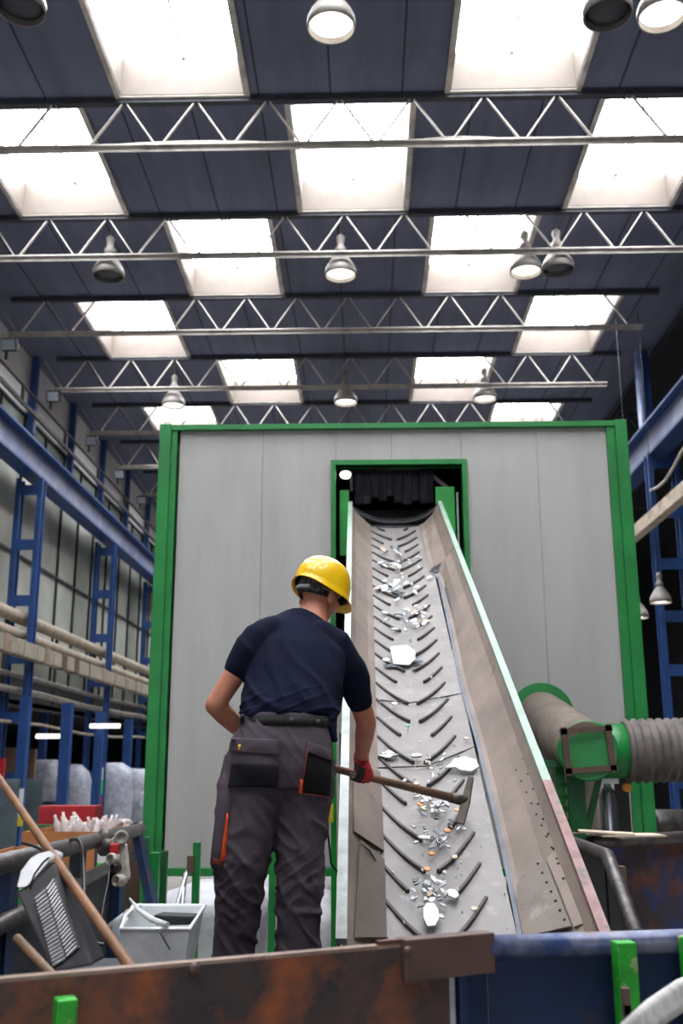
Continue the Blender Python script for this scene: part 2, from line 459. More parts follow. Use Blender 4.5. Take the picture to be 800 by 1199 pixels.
lamp(25, 12, 9.2, 'dim grey bay lamp cut off by the top left corner of the view', False)
lamp(388, 33, 9.2, 'lit bay lamp at the top edge of the view, between two large skylights', True)
lamp(712, 18, 9.2, 'dark bay lamp at the top edge, left one of the pair near the corner', False)
lamp(776, 20, 9.2, 'lit bay lamp in the top right corner of the view', True)
lamp(127, 324, 15.3, 'bay lamp with dark mouth below the third truss, far left under the roof', False)
lamp(399, 323, 15.3, 'lit bay lamp below the third truss, middle of the hall', True)
lamp(616, 319, 15.3, 'lit bay lamp of the pair below the third truss, beside the skylight', True)
lamp(654, 317, 15.3, 'dark-mouthed bay lamp, right one of the pair below the third truss', False)
lamp(203, 476, 21.3, 'bay lamp hanging above the left part of the cabin', True)
lamp(405, 472, 21.3, 'bay lamp hanging above the middle of the cabin', True)
lamp(568, 468, 21.3, 'bay lamp hanging above the right part of the cabin', True)
lamp(747, 724, 19, 'small bay lamp in the dark aisle, close beside the green cabin post', True, .2)
lamp(774, 706, 19, 'small bay lamp in the dark aisle, behind the laced blue column', True, .2)

# ============================================================ LEFT SIDE STEEL
def laced(name, x0, x1, y, z0, z1, step, label, group, z_off=.5):
    t = thing(name, label, 'steel column', ((x0+x1)/2, y, z0), group)
    for x, mm in ((x0, 'blue_steel'), (x1, 'blue_steel')):
        m = MB(); m.bb(x-.05, x+.05, y-.02+.12, y+.02+.12, z0, z1); m.bb(x-.05, x+.05, y-.14, y-.1, z0, z1); m.bb(x-.008, x+.008, y-.1, y+.12, z0, z1)
        m.build('chord', mm, t)
    z = z0+z_off
    while z < z1-.1:
        MB().bb(x0+.05, x1-.05, y-.12, y-.1, z-.11, z+.11).build('batten_plate', 'blue_steel', t); z += step
    return t
COLUMNS = []
for i, y in enumerate([8, 14, 20, 26.2, 32.2, 38]):
    COLUMNS.append(0); COLUMNS[-1] = laced('crane_column', -7.15, -6.7, y, 0, zw(5.75), 1.15, f'laced blue crane column on the left side, {ORD[i]} from the camera', 'left crane columns')
g = thing('crane_girder', 'long blue-grey crane girder running along the left wall', 'girder', (-6.9, 25, zw(5.75)))
MB().bb(-6.93, -6.9, 4, 44, zw(5.83), zw(6.42)).build('web', 'girder_blue', g)
m = MB(); m.bb(-7.08, -6.72, 4, 44, zw(5.78), zw(5.83)); m.build('bottom_flange', 'blue_steel', g)
m = MB(); m.bb(-7.08, -6.72, 4, 44, zw(6.42), zw(6.47)); m.build('top_flange', 'blue_steel', g)
MB().bb(-6.94, -6.86, 4, 44, zw(6.47), zw(6.56)).build('rail', 'rail_dark', g)
for i in range(13):
    y = 9+3*i
    solo(MB().bb(-7.45, -7.3, y-.07, y+.07, zw(6.56), ZR), 'wall_post', 'blue_steel', f'blue upper wall post above the left girder, {ORD[i]} from the camera', 'wall post', 'upper left wall posts')
hr = thing('service_rail', 'thin dark service rail running above the left girder', 'railing', (-7.1, 25, zw(7.2)))
MB().bar((-7.05, 6, zw(7.26)), (-7.05, 44, zw(7.26)), .05, .09).build('lower_rail', 'rail_dark', hr)
MB().tube([(-7.05, 6, zw(7.62)), (-7.05, 44, zw(7.62))], .03, 8).build('upper_rail', 'rail_dark', hr)
for i in range(13):
    MB().bb(-7.08, -7.02, 7.4+3*i, 7.46+3*i, zw(7.2), zw(7.64)).build('stanchion', 'rail_dark', hr)
for i, (px, py) in enumerate([(6, 432), (55, 536), (103, 545), (135, 615), (163, 612)]):
    p = atX(px, py, -6.95)
    t = thing('floodlight', ['dark floodlight on the left service rail, at the picture edge', 'dark floodlight with lit glass on the left service rail', 'dark floodlight on the rail, third along the left wall',
                             'small floodlight far along the left rail', 'farthest small floodlight on the left rail, beside the cabin'][i], 'floodlight', (p.x, p.y, zw(7.64)))
    q = Vector((p.x, p.y, zw(7.64)))
    M = Matrix.Rotation(R(25), 3, 'X')
    MB().box(q+Vector((.06, 0, .3)), (.3, .16, .26), M).build('housing', 'mullion', t, bevel=.02)
    MB().box(q+Vector((.06, -.09, .27)), (.24, .02, .2), M).build('lens', 'lamp_glass', t)
    MB().bar(q, q+Vector((0, 0, .25)), .05, .05).build('bracket', 'rail_dark', t)
# services along the lower edge of the left wall
def along(name, m, s, X, r, label, cat, y0=6, y1=44, wob=0):
    pts = [(X, y0+(y1-y0)*k/12, zw(s)+wob*math.sin(k*1.7)) for k in range(13)]
    return solo(MB().tube(pts, r, 14), name, m, label, cat)
along('lagged_pipe', 'pipe_lag', 2.87, -6.95, .13, 'fat beige lagged pipe, the upper one along the left wall', 'pipe')
along('lagged_pipe', 'pipe_lag', 2.52, -6.95, .12, 'fat beige lagged pipe, the lower one along the left wall', 'pipe')
along('steel_pipe', 'pipe_grey', 1.72, -6.95, .05, 'thin light grey pipe just under the beige cable tray', 'pipe', wob=.02)
along('steel_pipe', 'pipe_grey', 1.42, -6.95, .07, 'thicker dusty grey pipe, second below the cable tray', 'pipe', wob=.03)
along('steel_pipe', 'pipe_lag', .78, -6.95, .035, 'thin sagging brown pipe, lowest along the left wall', 'pipe', wob=.06)
ct = thing('cable_tray', 'beige dusty cable tray with taped sections below the lagged pipes', 'cable tray', (-6.53, 25, zw(1.98)))
MB().bb(-6.63, -6.43, 6, 44, zw(1.98), zw(2.28)).build('tray', 'tray_beige', ct, bevel=.02)
random.seed(3)
for i in range(24):
    y = 12+i*1.15+random.uniform(-.2, .2)
    MB().bb(-6.64, -6.42, y, y+random.choice((.05, .1, .35)), zw(1.97), zw(2.3)).build('band', random.choice(['frame_brown', 'pipe_grey', 'rail_dark', 'rust_edge']), ct)
for i in range(8):
    y = 13+i*3.3
    solo(MB().bb(-7.1, -7.04, y-.04, y+.04, zw(1.3), zw(3.0)), 'pipe_hanger', 'rail_dark', f'dark strap hanger holding the left wall pipes, {ORD[i]} from the camera', 'pipe hanger', 'hangers of the left wall pipes')
# lower blue posts of the undercroft with stickers
low = [(25, 19, .17), (75, 21, .2), (114, 24.5, .18), (148, 28.5, .22), (48, 25, .16)]
POSTS = []
for i, (px, Y, w) in enumerate(low):
    p = at(px, 900, Y)
    POSTS.append(None); POSTS[-1] = solo(MB().bb(p.x-w/2, p.x+w/2, Y-.1, Y+.1, 0, zw(1.24)), 'undercroft_post', 'blue_steel',
         ['wide blue post with stickers in front of the grey sheets', 'wide blue post in front of the first wrapped bale', 'blue post between the two groups of bales', 'blue post in front of the far bales', 'dark blue post behind the grey sheets'][i], 'post', 'posts under the left gallery')
for i, (px, py, Y, h, mm, lb) in enumerate([(23, 942, 18.88, .55, 'sticker_white', 'long white sticker on the blue post beside the grey sheets'), (23, 962, 18.87, .16, 'sticker_yellow', 'yellow square on the sticker of the blue post'),
        (104, 906, 26.05-.0, .3, 'sticker_white', 'white plate on the second crane column'), (104, 922, 26.05, .34, 'sticker_green', 'green and white plate on the crane column above the boxes'),
        (106, 940, 26.05, .3, 'sticker_red', 'red and yellow mark low on the crane column')]):
    p = at(px, py, Y); x = p.x if Y < 25 else -6.7
    par = POSTS[0] if Y < 25 else COLUMNS[3]
    o = MB().box((x, Y, p.z), (.11, .02, h)).build('sticker', mm, par); o['label'] = lb
# bales, sheets, crates seen under the gallery
def sack(name, c, w, d, h, m, label, cat, group=None, seed=0, amp=.07):
    c = Vector(c); mb = MB(); rings = []
    for i in range(13):
        u = i/12; z = h*u
        k = min(1, .72+.5*math.sin(min(1, u*1.6)*PI/2)*.6) * (1 if u < .8 else math.sqrt(max(.02, 1-((u-.8)/.22)**2)))
        ring = []
        for j in range(28):
            a = 2*PI*j/28; ca, sa = math.cos(a), math.sin(a)
            q = 1/max(abs(ca), abs(sa))**.6
            P = Vector((ca*w/2*q*k, sa*d/2*q*k, z))
            nn = noise.noise(P*3.1+Vector((seed, 0, 0)))+.5*noise.noise(P*8+Vector((seed, 3, 0)))
            ring.append(c+P*1.0+Vector((ca, sa, 0))*amp*nn+Vector((0, 0, amp*.6*nn if i > 8 else 0)))
        rings.append(ring)
    mb.loft(rings)
    return solo(mb, name, m, label, cat, group)
for i, (px, Y, w, h, z0, lb) in enumerate([(54, 24, .95, 1.05, 0, 'lower wrapped bale behind the second wide blue post'), (56, 24, .95, .92, 1.09, 'upper wrapped bale stacked behind the second wide blue post'),
        (86, 25.5, .85, 1.9, 0, 'tall wrapped bale behind the dark post near the crane column'),
        (134, 27, .95, 1.95, 0, 'lumpy wrapped bale right of the crane column'), (162, 28.4, .9, 1.8, 0, 'pale wrapped bale beside the far crane column'), (178, 25, .6, 1.3, 0, 'white bag partly hidden by the green cabin post')]):
    p = at(px, 900, Y)
    sack('wrapped_bale', (p.x, Y, z0), w, .9, h, 'bag_grey', lb, 'bale', 'wrapped bales under the gallery', seed=i*7, amp=.06)
for i, px in enumerate([4, 36]):
    p = at(px, 950, 18.2 if i == 0 else 20.5); mb = MB()
    Y = p.y; n_ = 24; w = [.52, .42][i]; top = at(px, 912, Y).z
    poly = []
    for k in range(n_+1):
        poly.append(Vector((p.x-w/2+w*k/n_, Y+(.025 if k % 2 else -.025), 0)))
    back = [q+Vector((0, .02, 0)) for q in poly[::-1]]
    mb.prism(poly+back, (0, 0, top))
    solo(mb, 'corrugated_sheet', 'sheet_grey', ['grey corrugated sheet standing at the left edge behind the wooden pole', 'grey corrugated sheet standing right of the stickered blue post'][i], 'metal sheet')
p = at(8, 890, 21); solo(MB().bb(p.x-.35, p.x+.35, 21, 21.12, 0, at(8, 875, 21).z), 'board', 'brown_board', 'tall brown board standing behind the corrugated sheet', 'board')
p = at(33, 890, 22.5); solo(MB().bb(p.x-.15, p.x+.15, 22.5, 22.62, 0, at(33, 877, 22.5).z), 'board', 'brown_board', 'narrow brown board standing behind the stickered post', 'board')
p = at(2, 880, 19); solo(MB().bb(p.x-.12, p.x+.06, 19, 19.1, 0, at(2, 888, 19).z), 'board', 'red_plastic', 'red board at the left edge of the picture', 'board')
# fluorescent tubes glimpsed in the undercroft
for i, (px, py) in enumerate([(8, 818), (60, 862), (123, 850)]):
    p = at(px, py, 24)
    tl_ = thing('tube_light', None, None, (p.x, 24, p.z))
    MB().tube([(p.x-.35, 24, p.z), (p.x+.35, 24, p.z)], .05, 8).build('tube', 'lamp_on', tl_); MB().bb(p.x-.01, p.x+.01, 23.99, 24.01, p.z+.04, zw(1.25)).build('hanger', 'rail_dark', tl_)
    tag(tl_, ['tube light at the left edge below the pipes', 'dim tube light behind the wide blue post', 'small tube light right of the crane column'][i], 'tube light')

# ============================================================ RIGHT SIDE STEEL
Yc = 19.4
laced('crane_column', at(772, 700, Yc).x, at(772, 700, Yc).x+.52, Yc, 0, zw(6.0), 1.02, 'laced blue crane column standing right of the cabin', 'right crane columns', .55)
laced('crane_column', at(772, 700, Yc).x, at(772, 700, Yc).x+.52, 13.2, 0, zw(6.0), 1.02, 'laced blue crane column just outside the right picture edge', 'right crane columns', .55)
laced('crane_column', at(772, 700, Yc).x, at(772, 700, Yc).x+.52, 25.6, 0, zw(6.0), 1.02, 'laced blue crane column hidden behind the cabin', 'right crane columns', .55) if False else None
g = thing('crane_girder', 'blue-grey crane girder rising to the right picture edge beside the cabin', 'girder', (5.85, 25, zw(5.9)))
MB().bb(5.8, 5.84, 4, 44, zw(5.98), zw(6.6)).build('web', 'girder_blue', g)
MB().bb(5.62, 6.02, 4, 44, zw(5.93), zw(5.98)).build('bottom_flange', 'blue_steel', g)
MB().bb(5.62, 6.02, 4, 44, zw(6.6), zw(6.65)).build('top_flange', 'blue_steel', g)
MB().bb(5.78, 5.86, 4, 44, zw(6.65), zw(6.73)).build('rail', 'rail_dark', g)
solo(MB().bb(5.3, 5.48, 5, 30, zw(4.34), zw(4.58)), 'cable_duct', 'beam_beige', 'long beige duct sloping up to the right picture edge below the girder', 'duct')
for i, y in enumerate([15, 21, 27, 33]):
    t = thing('roof_post', f'blue post carrying the roof above the right girder, {ORD[i]} from the camera', 'post', (6.1, y, zw(6.73)), 'posts above the right girder')
    MB().bb(6.02, 6.08, y-.14, y+.14, zw(6.6), ZR).build('flange', 'blue_lit', t)
    MB().bb(6.08, 6.3, y-.02, y+.02, zw(6.6), ZR).build('web', 'blue_steel', t)
for i, y in enumerate([12, 18, 24, 30]):
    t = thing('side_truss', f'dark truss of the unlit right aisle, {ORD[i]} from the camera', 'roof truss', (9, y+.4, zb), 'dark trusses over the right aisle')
    MB().bb(6.4, XR-.1, y+.35, y+.45, ZR-.36, ZR-.25).build('top_chord', 'truss_shade', t)
    MB().bb(6.4, XR-.1, y+.35, y+.45, zb-.5, zb-.38).build('bottom_chord', 'truss_shade', t)
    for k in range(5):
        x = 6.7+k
        MB().bar((x, y+.4, ZR-.3), (x+.5, y+.4, zb-.45), .05, .05).build('diagonal', 'truss_shade', t)
        MB().bar((x+1, y+.4, ZR-.3), (x+.5, y+.4, zb-.45), .05, .05).build('diagonal', 'truss_shade', t)
cb = [Vector((5.6, 19.2, zw(5.2)))+Vector((0, -k*.5, -.12*math.sin(k*.9)+.02*k)) for k in range(9)]
solo(MB().tube(cb, .03, 8), 'loose_cable', 'truss_paint', 'pale cable sagging under the right crane girder', 'cable')

# ============================================================ THE CABIN
CX0, CX1, CY, CD = -2.11, 2.68, 10.0, 6.0
zt = at(450, 497, 10).z; zbm = at(260, 1016, 10).z
OX0, OX1 = -.30, 1.0; OZ1 = at(465, 545, 10).z; OZ0 = 3.0
cab = thing('sorting_cabin', 'big light grey panelled cabin with green steel frame around the conveyor mouth', 'cabin', (.29, 13, 0))
def pan(x0, x1, z0, z1):
    MB().bb(x0+.002, x1-.002, CY, CY+.06, z0, z1).build('wall_panel', 'cabin_panel', cab)
pan(CX0+.18, -1.06, zbm, zt-.06); pan(-1.06, -.02+OX0+.02, zbm, zt-.06)
pan(OX1, 1.78, zbm, zt-.06); pan(1.78, CX1-.18, zbm, zt-.06)
pan(OX0, .28, OZ1, zt-.06); pan(.28, OX1, OZ1, zt-.06); pan(OX0, OX1, zbm, OZ0)
MB().bb(CX0+.02, CX0+.08, CY+.1, CY+CD, .9, zt-.06).build('side_wall', 'cabin_panel', cab)
MB().bb(CX1-.08, CX1-.02, CY+.1, CY+CD, .9, zt-.06).build('side_wall', 'cabin_panel', cab)
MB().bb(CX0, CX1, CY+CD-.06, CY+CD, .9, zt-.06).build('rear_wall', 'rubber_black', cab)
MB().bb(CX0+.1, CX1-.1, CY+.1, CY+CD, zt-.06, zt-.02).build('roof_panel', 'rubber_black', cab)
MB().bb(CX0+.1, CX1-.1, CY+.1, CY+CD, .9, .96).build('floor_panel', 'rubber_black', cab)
MB().bb(OX0-.4, OX0-.36, CY+.08, CY+1.6, 3.0, zt-.08).build('mouth_shade_wall', 'rubber_black', cab)  # unseen black partitions, added to keep light out of the mouth
MB().bb(OX1+.36, OX1+.4, CY+.08, CY+1.6, 3.0, zt-.08).build('mouth_shade_wall', 'rubber_black', cab)
for x0, x1 in ((CX0-.02, CX0+.1), (CX1-.1, CX1+.02)):
    MB().bb(x0, x1, CY-.09, CY+.1, 0, zt).build('corner_post', 'green_paint', cab, bevel=.006)
MB().bb(CX0+.1, CX0+.16, CY-.05, CY+.05, 0, zt-.02).build('post_flange', 'green_paint', cab)
MB().bb(CX1-.18, CX1-.1, CY-.05, CY+.05, 0, zt-.02).build('post_flange', 'green_paint', cab)
MB().bb(CX0+.1, CX1-.1, CY-.07, CY+.1, zt-.06, zt-.005).build('top_beam', 'green_paint', cab)
MB().bb(CX0+.1, CX1-.1, CY-.07, CY+.1, zbm-.07, zbm).build('bottom_beam', 'green_paint', cab)
for x0, x1 in ((OX0-.05, OX0+.0), (OX1, OX1+.05)):
    MB().bb(x0, x1, CY-.05, CY+.12, OZ0, OZ1+.05).build('opening_jamb', 'green_paint', cab)
MB().bb(OX0, OX1, CY-.05, CY+.12, OZ1, OZ1+.05).build('opening_lintel', 'green_paint', cab)
a = at(398, 574, 10.12); c = at(409, 650, 10.12)
MB().bb(a.x, c.x-.0, 10.12, 10.15, c.z, a.z).build('guard_plate', 'green_light', cab)
a = at(510, 570, 10.12); c = at(534, 636, 10.12)
MB().bb(a.x, c.x, 10.12, 10.15, c.z, a.z).build('guard_plate', 'green_light', cab)
m = MB(); m.bb(at(535, 600, 10.1).x, at(537, 600, 10.1).x, 10.08, 10.12, at(535, 690, 10).z, at(535, 574, 10).z); m.build('hinge_strip', 'rail_mint', cab)
# strip curtain hanging in the mouth
random.seed(11)
xs = [415, 424, 434, 443, 453, 461, 471, 482, 491, 500, 508]
cz = [590, 590, 583, 586, 581, 588, 590, 586, 590, 588]
rod = at(460, 550, 10.35)
cr = thing('strip_curtain', 'dark grey rubber strip curtain hanging in the conveyor mouth', 'curtain', (rod.x, 10.35, rod.z))
MB().tube([(at(411, 550, 10.35).x, 10.35, rod.z), (at(512, 550, 10.35).x, 10.35, rod.z)], .015, 8).build('rod', 'rail_dark', cr)
for i in range(10):
    a = at(xs[i], 550, 10.35); c = at(xs[i+1], cz[i], 10.35)
    rows = []
    for k in range(5):
        z = a.z+(c.z-a.z)*k/4; w = .018*math.sin(i*2.1+k*.5)
        rows.append([Vector((a.x+(c.x-a.x)*j/3*1.06, 10.35+w+.012*(i % 2)+.01*math.sin(j*1.6), z)) for j in range(4)])
    MB().grid(rows).build('strip', 'curtain_rubber', cr, solid=.006)
solo(MB().bar(at(505, 556, 10.6), at(528, 575, 10.6), .04, .04), 'brace', 'truss_paint', 'pale diagonal brace inside the mouth, top right of the curtain', 'brace')
solo(MB().bar(at(411, 552, 10.6), at(412, 575, 10.6), .03, .03), 'brace', 'truss_paint', 'pale short bracket inside the mouth, top left of the curtain', 'brace')
solo(MB().ball(at(405, 556, 10.6), .06, 12, (1.1, .6, .8)), 'cabin_lamp', 'lamp_on', 'small lit lamp inside the mouth, top left corner', 'lamp')

# ============================================================ THE CONVEYOR
ANG = R(28); CO = Vector((0, 10, at(462, 620, 10).z))
D = Vector((0, math.cos(ANG), math.sin(ANG))); NN = Vector((0, -math.sin(ANG), math.cos(ANG)))
def P(x, t, h=0): return CO+Vector((x, 0, 0))+D*t+NN*h
def onbelt(px, py, h=0):
    o = CO+NN*h; d = ray(px, py); k = (o-EYE).dot(NN)/d.dot(NN); q = EYE+d*k-o
    return q.x, q.dot(D)
XLt = lambda t: -.15+.05*(-t/6.6)
XRt = lambda t: .75+.10*(-t/6.6)
T0, T1 = -7.15, .12
cv = thing('conveyor', 'long inclined belt conveyor climbing into the cabin mouth, dusty grey', 'conveyor', (.3, 7, 0))
def strip(rows_xh, ts, **k):
    """rows_xh(t) -> list of (x,h)"""
    return MB().grid([[P(x, t, h) for x, h in rows_xh(t)] for t in ts], smooth=False)
ts = [T0+(T1-T0)*i/20 for i in range(21)]
belt = strip(lambda t: [(.02, .0), (.17, -.012), (.30, -.018), (.44, -.012), (.60, .0)], ts).build('belt', 'belt_rubber', cv, solid=.012)
for k in range(34):
    tc_ = -7.3+k*.252; short = (k % 3 == 2)
    for s in (-1, 1):
        cxm, ext = .283, .222
        x0 = cxm+s*(.03 if not short else .09); x1 = cxm+s*ext
        if (k*5+(s > 0)) % 11 == 3: x0 = cxm+s*.11
        pts = []
        for q in range(7):
            u = q/6; x = x0+(x1-x0)*u; v = abs(x-cxm)/ext
            pts.append((x, tc_-.17+.34*v**1.0-.035*math.sin(v*PI)*1.0))
        pts = [(x, t) for x, t in pts if t < .05 and t > T0+.02]
        if len(pts) < 3: continue
        rings = []
        for i, (x, t) in enumerate(pts):
            a = pts[max(i-1, 0)]; b = pts[min(i+1, len(pts)-1)]
            dx, dt = b[0]-a[0], b[1]-a[1]; L = math.hypot(dx, dt); nx, nt_ = -dt/L*.009, dx/L*.009
            rings.append([P(x-nx, t-nt_, -.012), P(x+nx, t+nt_, -.012), P(x+nx*.7, t+nt_*.7, .012), P(x-nx*.7, t-nt_*.7, .012)])
        MB().loft(rings, True, False).build('cleat', 'cleat_rubber', belt)
hd0 = MB(); hd0.tube([P(.0, .14, -.07), P(.62, .14, -.07)], .075, 18); hd0.build('head_drum', 'rubber_black', cv)
MB().grid([[P(-.12+.86*j/8, .16+.05*i, .02+.14*abs(j/4-1)**2.5+.012*i) for j in range(9)] for i in range(3)]).build('mouth_flap', 'rubber_black', cv, solid=.01)
hd1 = MB(); zc_ = at(460, 585, 10.9).z
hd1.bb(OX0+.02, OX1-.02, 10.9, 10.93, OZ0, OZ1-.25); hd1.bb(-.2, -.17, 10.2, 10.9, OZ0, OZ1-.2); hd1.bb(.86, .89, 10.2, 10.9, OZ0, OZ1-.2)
hd1.build('mouth_shade_panel', 'rubber_black', cab)  # black panels added behind the belt, painting the dark void of the mouth
# belt joints
for (a, b, c) in [((437, 819), (480, 823), (541, 812)), ((442, 899), (500, 897), (559, 873))]:
    pts = [P(*onbelt(*q, .004), .004) for q in (a, b, c)]
    MB().tube(pts, .004, 6).build('belt_joint', 'cleat_rubber', belt)
# skirts
sl = strip(lambda t: [(XLt(t)+.0, .25), (XLt(t)+.05, .16), (.01, .05), (.055, .014)], ts).build('left_skirt', 'skirt_dust', cv, solid=.008)
edge = [(492, 615), (497, 650), (504, 664)]
ek = [(512, 668), (528, 740), (540, 800), (560, 870), (582, 960), (600, 1045), (612, 1110)]
ekx = sorted([(onbelt(a, b, .02)[1], onbelt(a, b, .02)[0]) for a, b in ek])
def exr(t):
    if t >= ekx[-1][0]: return .585
    if t <= ekx[0][0]: return ekx[0][1]
    for i in range(len(ekx)-1):
        if ekx[i][0] <= t <= ekx[i+1][0]:
            u = (t-ekx[i][0])/(ekx[i+1][0]-ekx[i][0]); return ekx[i][1]*(1-u)+ekx[i+1][1]*u
tn = ekx[-1][0]
tsr = [T0+(tn-T0)*i/24 for i in range(25)]
def rsk(t):
    e = min(exr(t), .63)
    return [(e+.0, .016), (e+.035, .03), (XRt(t)-.08, .12), (XRt(t)-.03, .18), (XRt(t), .25)]
sr = strip(rsk, tsr).build('right_skirt', 'skirt_dust', cv, solid=.008)
sr2 = strip(lambda t: [(.56, .012), (.60, .03), (XRt(t)-.06, .12), (XRt(t), .25)], [tn, tn+.12, tn+.3, .12]).build('upper_right_skirt', 'skirt_dust', cv, solid=.008)
MB().verts([P(.555, tn, .02), P(.645, tn, .085), P(.64, tn-.03, .02), P(.575, tn-.03, .015)], [(0, 1, 2, 3)])
nb = MB(); nb.prism([P(.575, tn+.01, .025), P(.68, tn+.01, .09), P(.66, tn-.1, .03), P(.60, tn-.1, .02)], NN*.012); nb.build('skirt_notch', 'rubber_black', cv)
rows = [[P(min(exr(t), .63)-.008, t, .012), P(min(exr(t), .63)+.009, t, .024)] for t in tsr]
MB().grid(rows, False).build('sealing_strip', 'seal_strip', cv, solid=.008)
tw = [(522, 690), (535, 730), (548, 775)]
MB().tube([P(onbelt(a, b, .03)[0], onbelt(a, b, .03)[1], .04) for a, b in tw], [.012, .016, .004], 6).build('torn_rubber', 'shard_dark', sr)
# bolted wear plates near the foot of the right skirt
def onsk(px, py):                       # point on the right skirt slope
    d = ray(px, py); a = P(.62, -6, .03); n_ = (P(XRt(-6)-.05, -6, .15)-a).cross(D).normalized()
    return EYE+d*((a-EYE).dot(n_)/d.dot(n_)), n_
def skplate(poly, name, m, off=.012):
    pts = []
    for q in poly:
        p, n_ = onsk(*q)
        if n_.z < 0: n_ = -n_
        pts.append(p+n_*off)
    MB().prism(pts, n_*.006).build(name, m, sr)
skplate([(607, 1040), (641, 1010), (672, 1088), (617, 1100)], 'wear_plate', 'skirt_steel')
skplate([(643, 1008), (652, 1000), (686, 1085), (675, 1089)], 'wear_plate', 'skirt_dust')
def bolt_at(px, py, par, r=.006):
    p, n_ = onsk(px, py)
    if n_.z < 0: n_ = -n_
    MB().ball(p+n_*.02, r, 6).build('bolt', 'frame_dark', par)
for k in range(7): bolt_at(633+k*5.2, 1015+k*11, sr)
for k in range(16): bolt_at(573+k*6.0, 770+k*17.5, sr)
for k in range(9): bolt_at(607+k*6, 905+k*13, sr, .005)
# left skirt lower plates
def onsl(px, py):
    d = ray(px, py); a = P(-.05, -6, .16); n_ = (P(.055, -6, .014)-a).cross(D).normalized()
    if n_.z < 0: n_ = -n_
    return EYE+d*((a-EYE).dot(n_)/d.dot(n_)), n_
pp = [onsl(*q) for q in [(419, 985), (447, 1008), (449, 1100), (412, 1100)]]
MB().prism([p+n_*.012 for p, n_ in pp], pp[0][1]*.005).build('lower_plate', 'skirt_steel', sl)
pp = [onsl(*q) for q in [(412, 900), (443, 905), (447, 998), (412, 975)]]
MB().prism([p+n_*.010 for p, n_ in pp], pp[0][1]*.005).build('lining_sheet', 'skirt_dust', sl)
for a, b in [((418, 990), (436, 1011)), ((410, 640), (409, 700))][:1]:
    p1, n_ = onsl(*a); p2, _ = onsl(*b)
    MB().tube([p1+n_*.02, p1.lerp(p2, .5)+n_*.028, p2+n_*.02], [.002, .005, .002], 6).build('tear', 'rubber_black', sl)
# side rails
def rail(xf, ta, tb, m, name, w=.042):
    rings = []
    for i in range(9):
        t = ta+(tb-ta)*i/8; x = xf(t)
        rings.append([P(x-w/2, t, .245), P(x+w/2, t, .245), P(x+w/2, t, .272), P(x-w/2, t, .272)])
    return MB().loft(rings, True, False).build(name, m, cv)
rail(XLt, -3.0, .1, 'rail_mint', 'left_rail'); rail(XLt, -6.75, -3.0, 'rail_zinc', 'left_rail')
rail(lambda t: XRt(t)+.01, -5.6, .1, 'rail_mint', 'right_rail'); rail(lambda t: XRt(t)+.01, -6.72, -5.6, 'rail_red', 'right_rail')
# side frames, rollers, legs
for xf, s in ((XLt, -1), (lambda t: XRt(t)+.02, 1)):
    m = MB(); r0 = []
    for t in (T0+.35, -.05):
        x = xf(t)+s*.012; r0.append([P(x-.006, t, -.22), P(x+.006, t, -.22), P(x+.006, t, .244), P(x-.006, t, .244)])
    m.loft(r0, True, False); m.build('side_frame', 'frame_dark', cv)
for k in range(9):
    t = T0+.3+k*.85
    MB().tube([P(.0, t, -.1), P(.62, t, -.1)], .045, 12).build('roller', 'pipe_worn', cv)
MB().tube([P(-.04, T0+.1, -.08), P(.66, T0+.1, -.08)], .08, 16).build('tail_drum', 'pipe_worn', cv)
for t in (-6.3, -4.2, -2.0):
    for x in (-.14, .86):
        p = P(x, t, -.2)
        MB().bb(x-.03, x+.03, p.y-.03, p.y+.03, 0, p.z+.02).build('leg', 'frame_dark', cv)
    p = P(0, t, -.2); MB().bb(-.14, .86, p.y-.02, p.y+.02, p.z-.06, p.z-.02).build('cross_member', 'frame_dark', cv)

# ============================================================ DEBRIS ON THE BELT
def beltz(h=.0): return h
def shard(px, py, w, l, rot, m, name, label, cat, group=None, th=.006, lift=.012, tilt=0, n_=6, seed=0, crumple=0):
    """an irregular flat fragment lying on the belt; w,l in metres across and up the belt"""
    x, t = onbelt(px, py, lift); rr = random.Random(seed*131+int(px*7+py))
    pts = []
    for k in range(n_):
        a = 2*PI*(k+rr.uniform(-.25, .25))/n_; q = rr.uniform(.72, 1.1)
        pts.append((math.cos(a)*w/2*q, math.sin(a)*l/2*q))
    ca, sa = math.cos(rot), math.sin(rot)
    c = P(x, t, lift); rings = []
    tl = math.tan(tilt)
    def L(u, v, h): 
        X = u*ca-v*sa; T = u*sa+v*ca
        return c+Vector((X, 0, 0))+D*T+NN*(h+tl*(u+w/2)+crumple*rr.uniform(-1, 1))
    lo = [L(u, v, 0) for u, v in pts]; hi = [L(u*.96, v*.96, th) for u, v in pts]
    mb = MB(); mb.loft([lo, hi], True, False)
    return solo(mb, name, m, label, cat, group)
def crumpled(px, py, s, m, label, seed, sc=(1, .7, .5), name='crumpled_foil', cat='scrap'):
    x, t = onbelt(px, py, .0); c = P(x, t, s*sc[2]*.45); rr = random.Random(seed); mb = MB()
    B = Matrix((Vector((1, 0, 0)), D, NN)).transposed()
    rings = []; n_ = 9
    for i in range(1, 7):
        a = PI*i/7
        rings.append([c+B@Vector((s/2*sc[0]*math.sin(a)*math.cos(2*PI*k/n_)*rr.uniform(.6, 1.2), s/2*sc[1]*math.sin(a)*math.sin(2*PI*k/n_)*rr.uniform(.6, 1.2), -s/2*sc[2]*math.cos(a)*rr.uniform(.8, 1.2))) for k in range(n_)])
    mb.loft(rings, True, False); return solo(mb, name, m, label, cat)
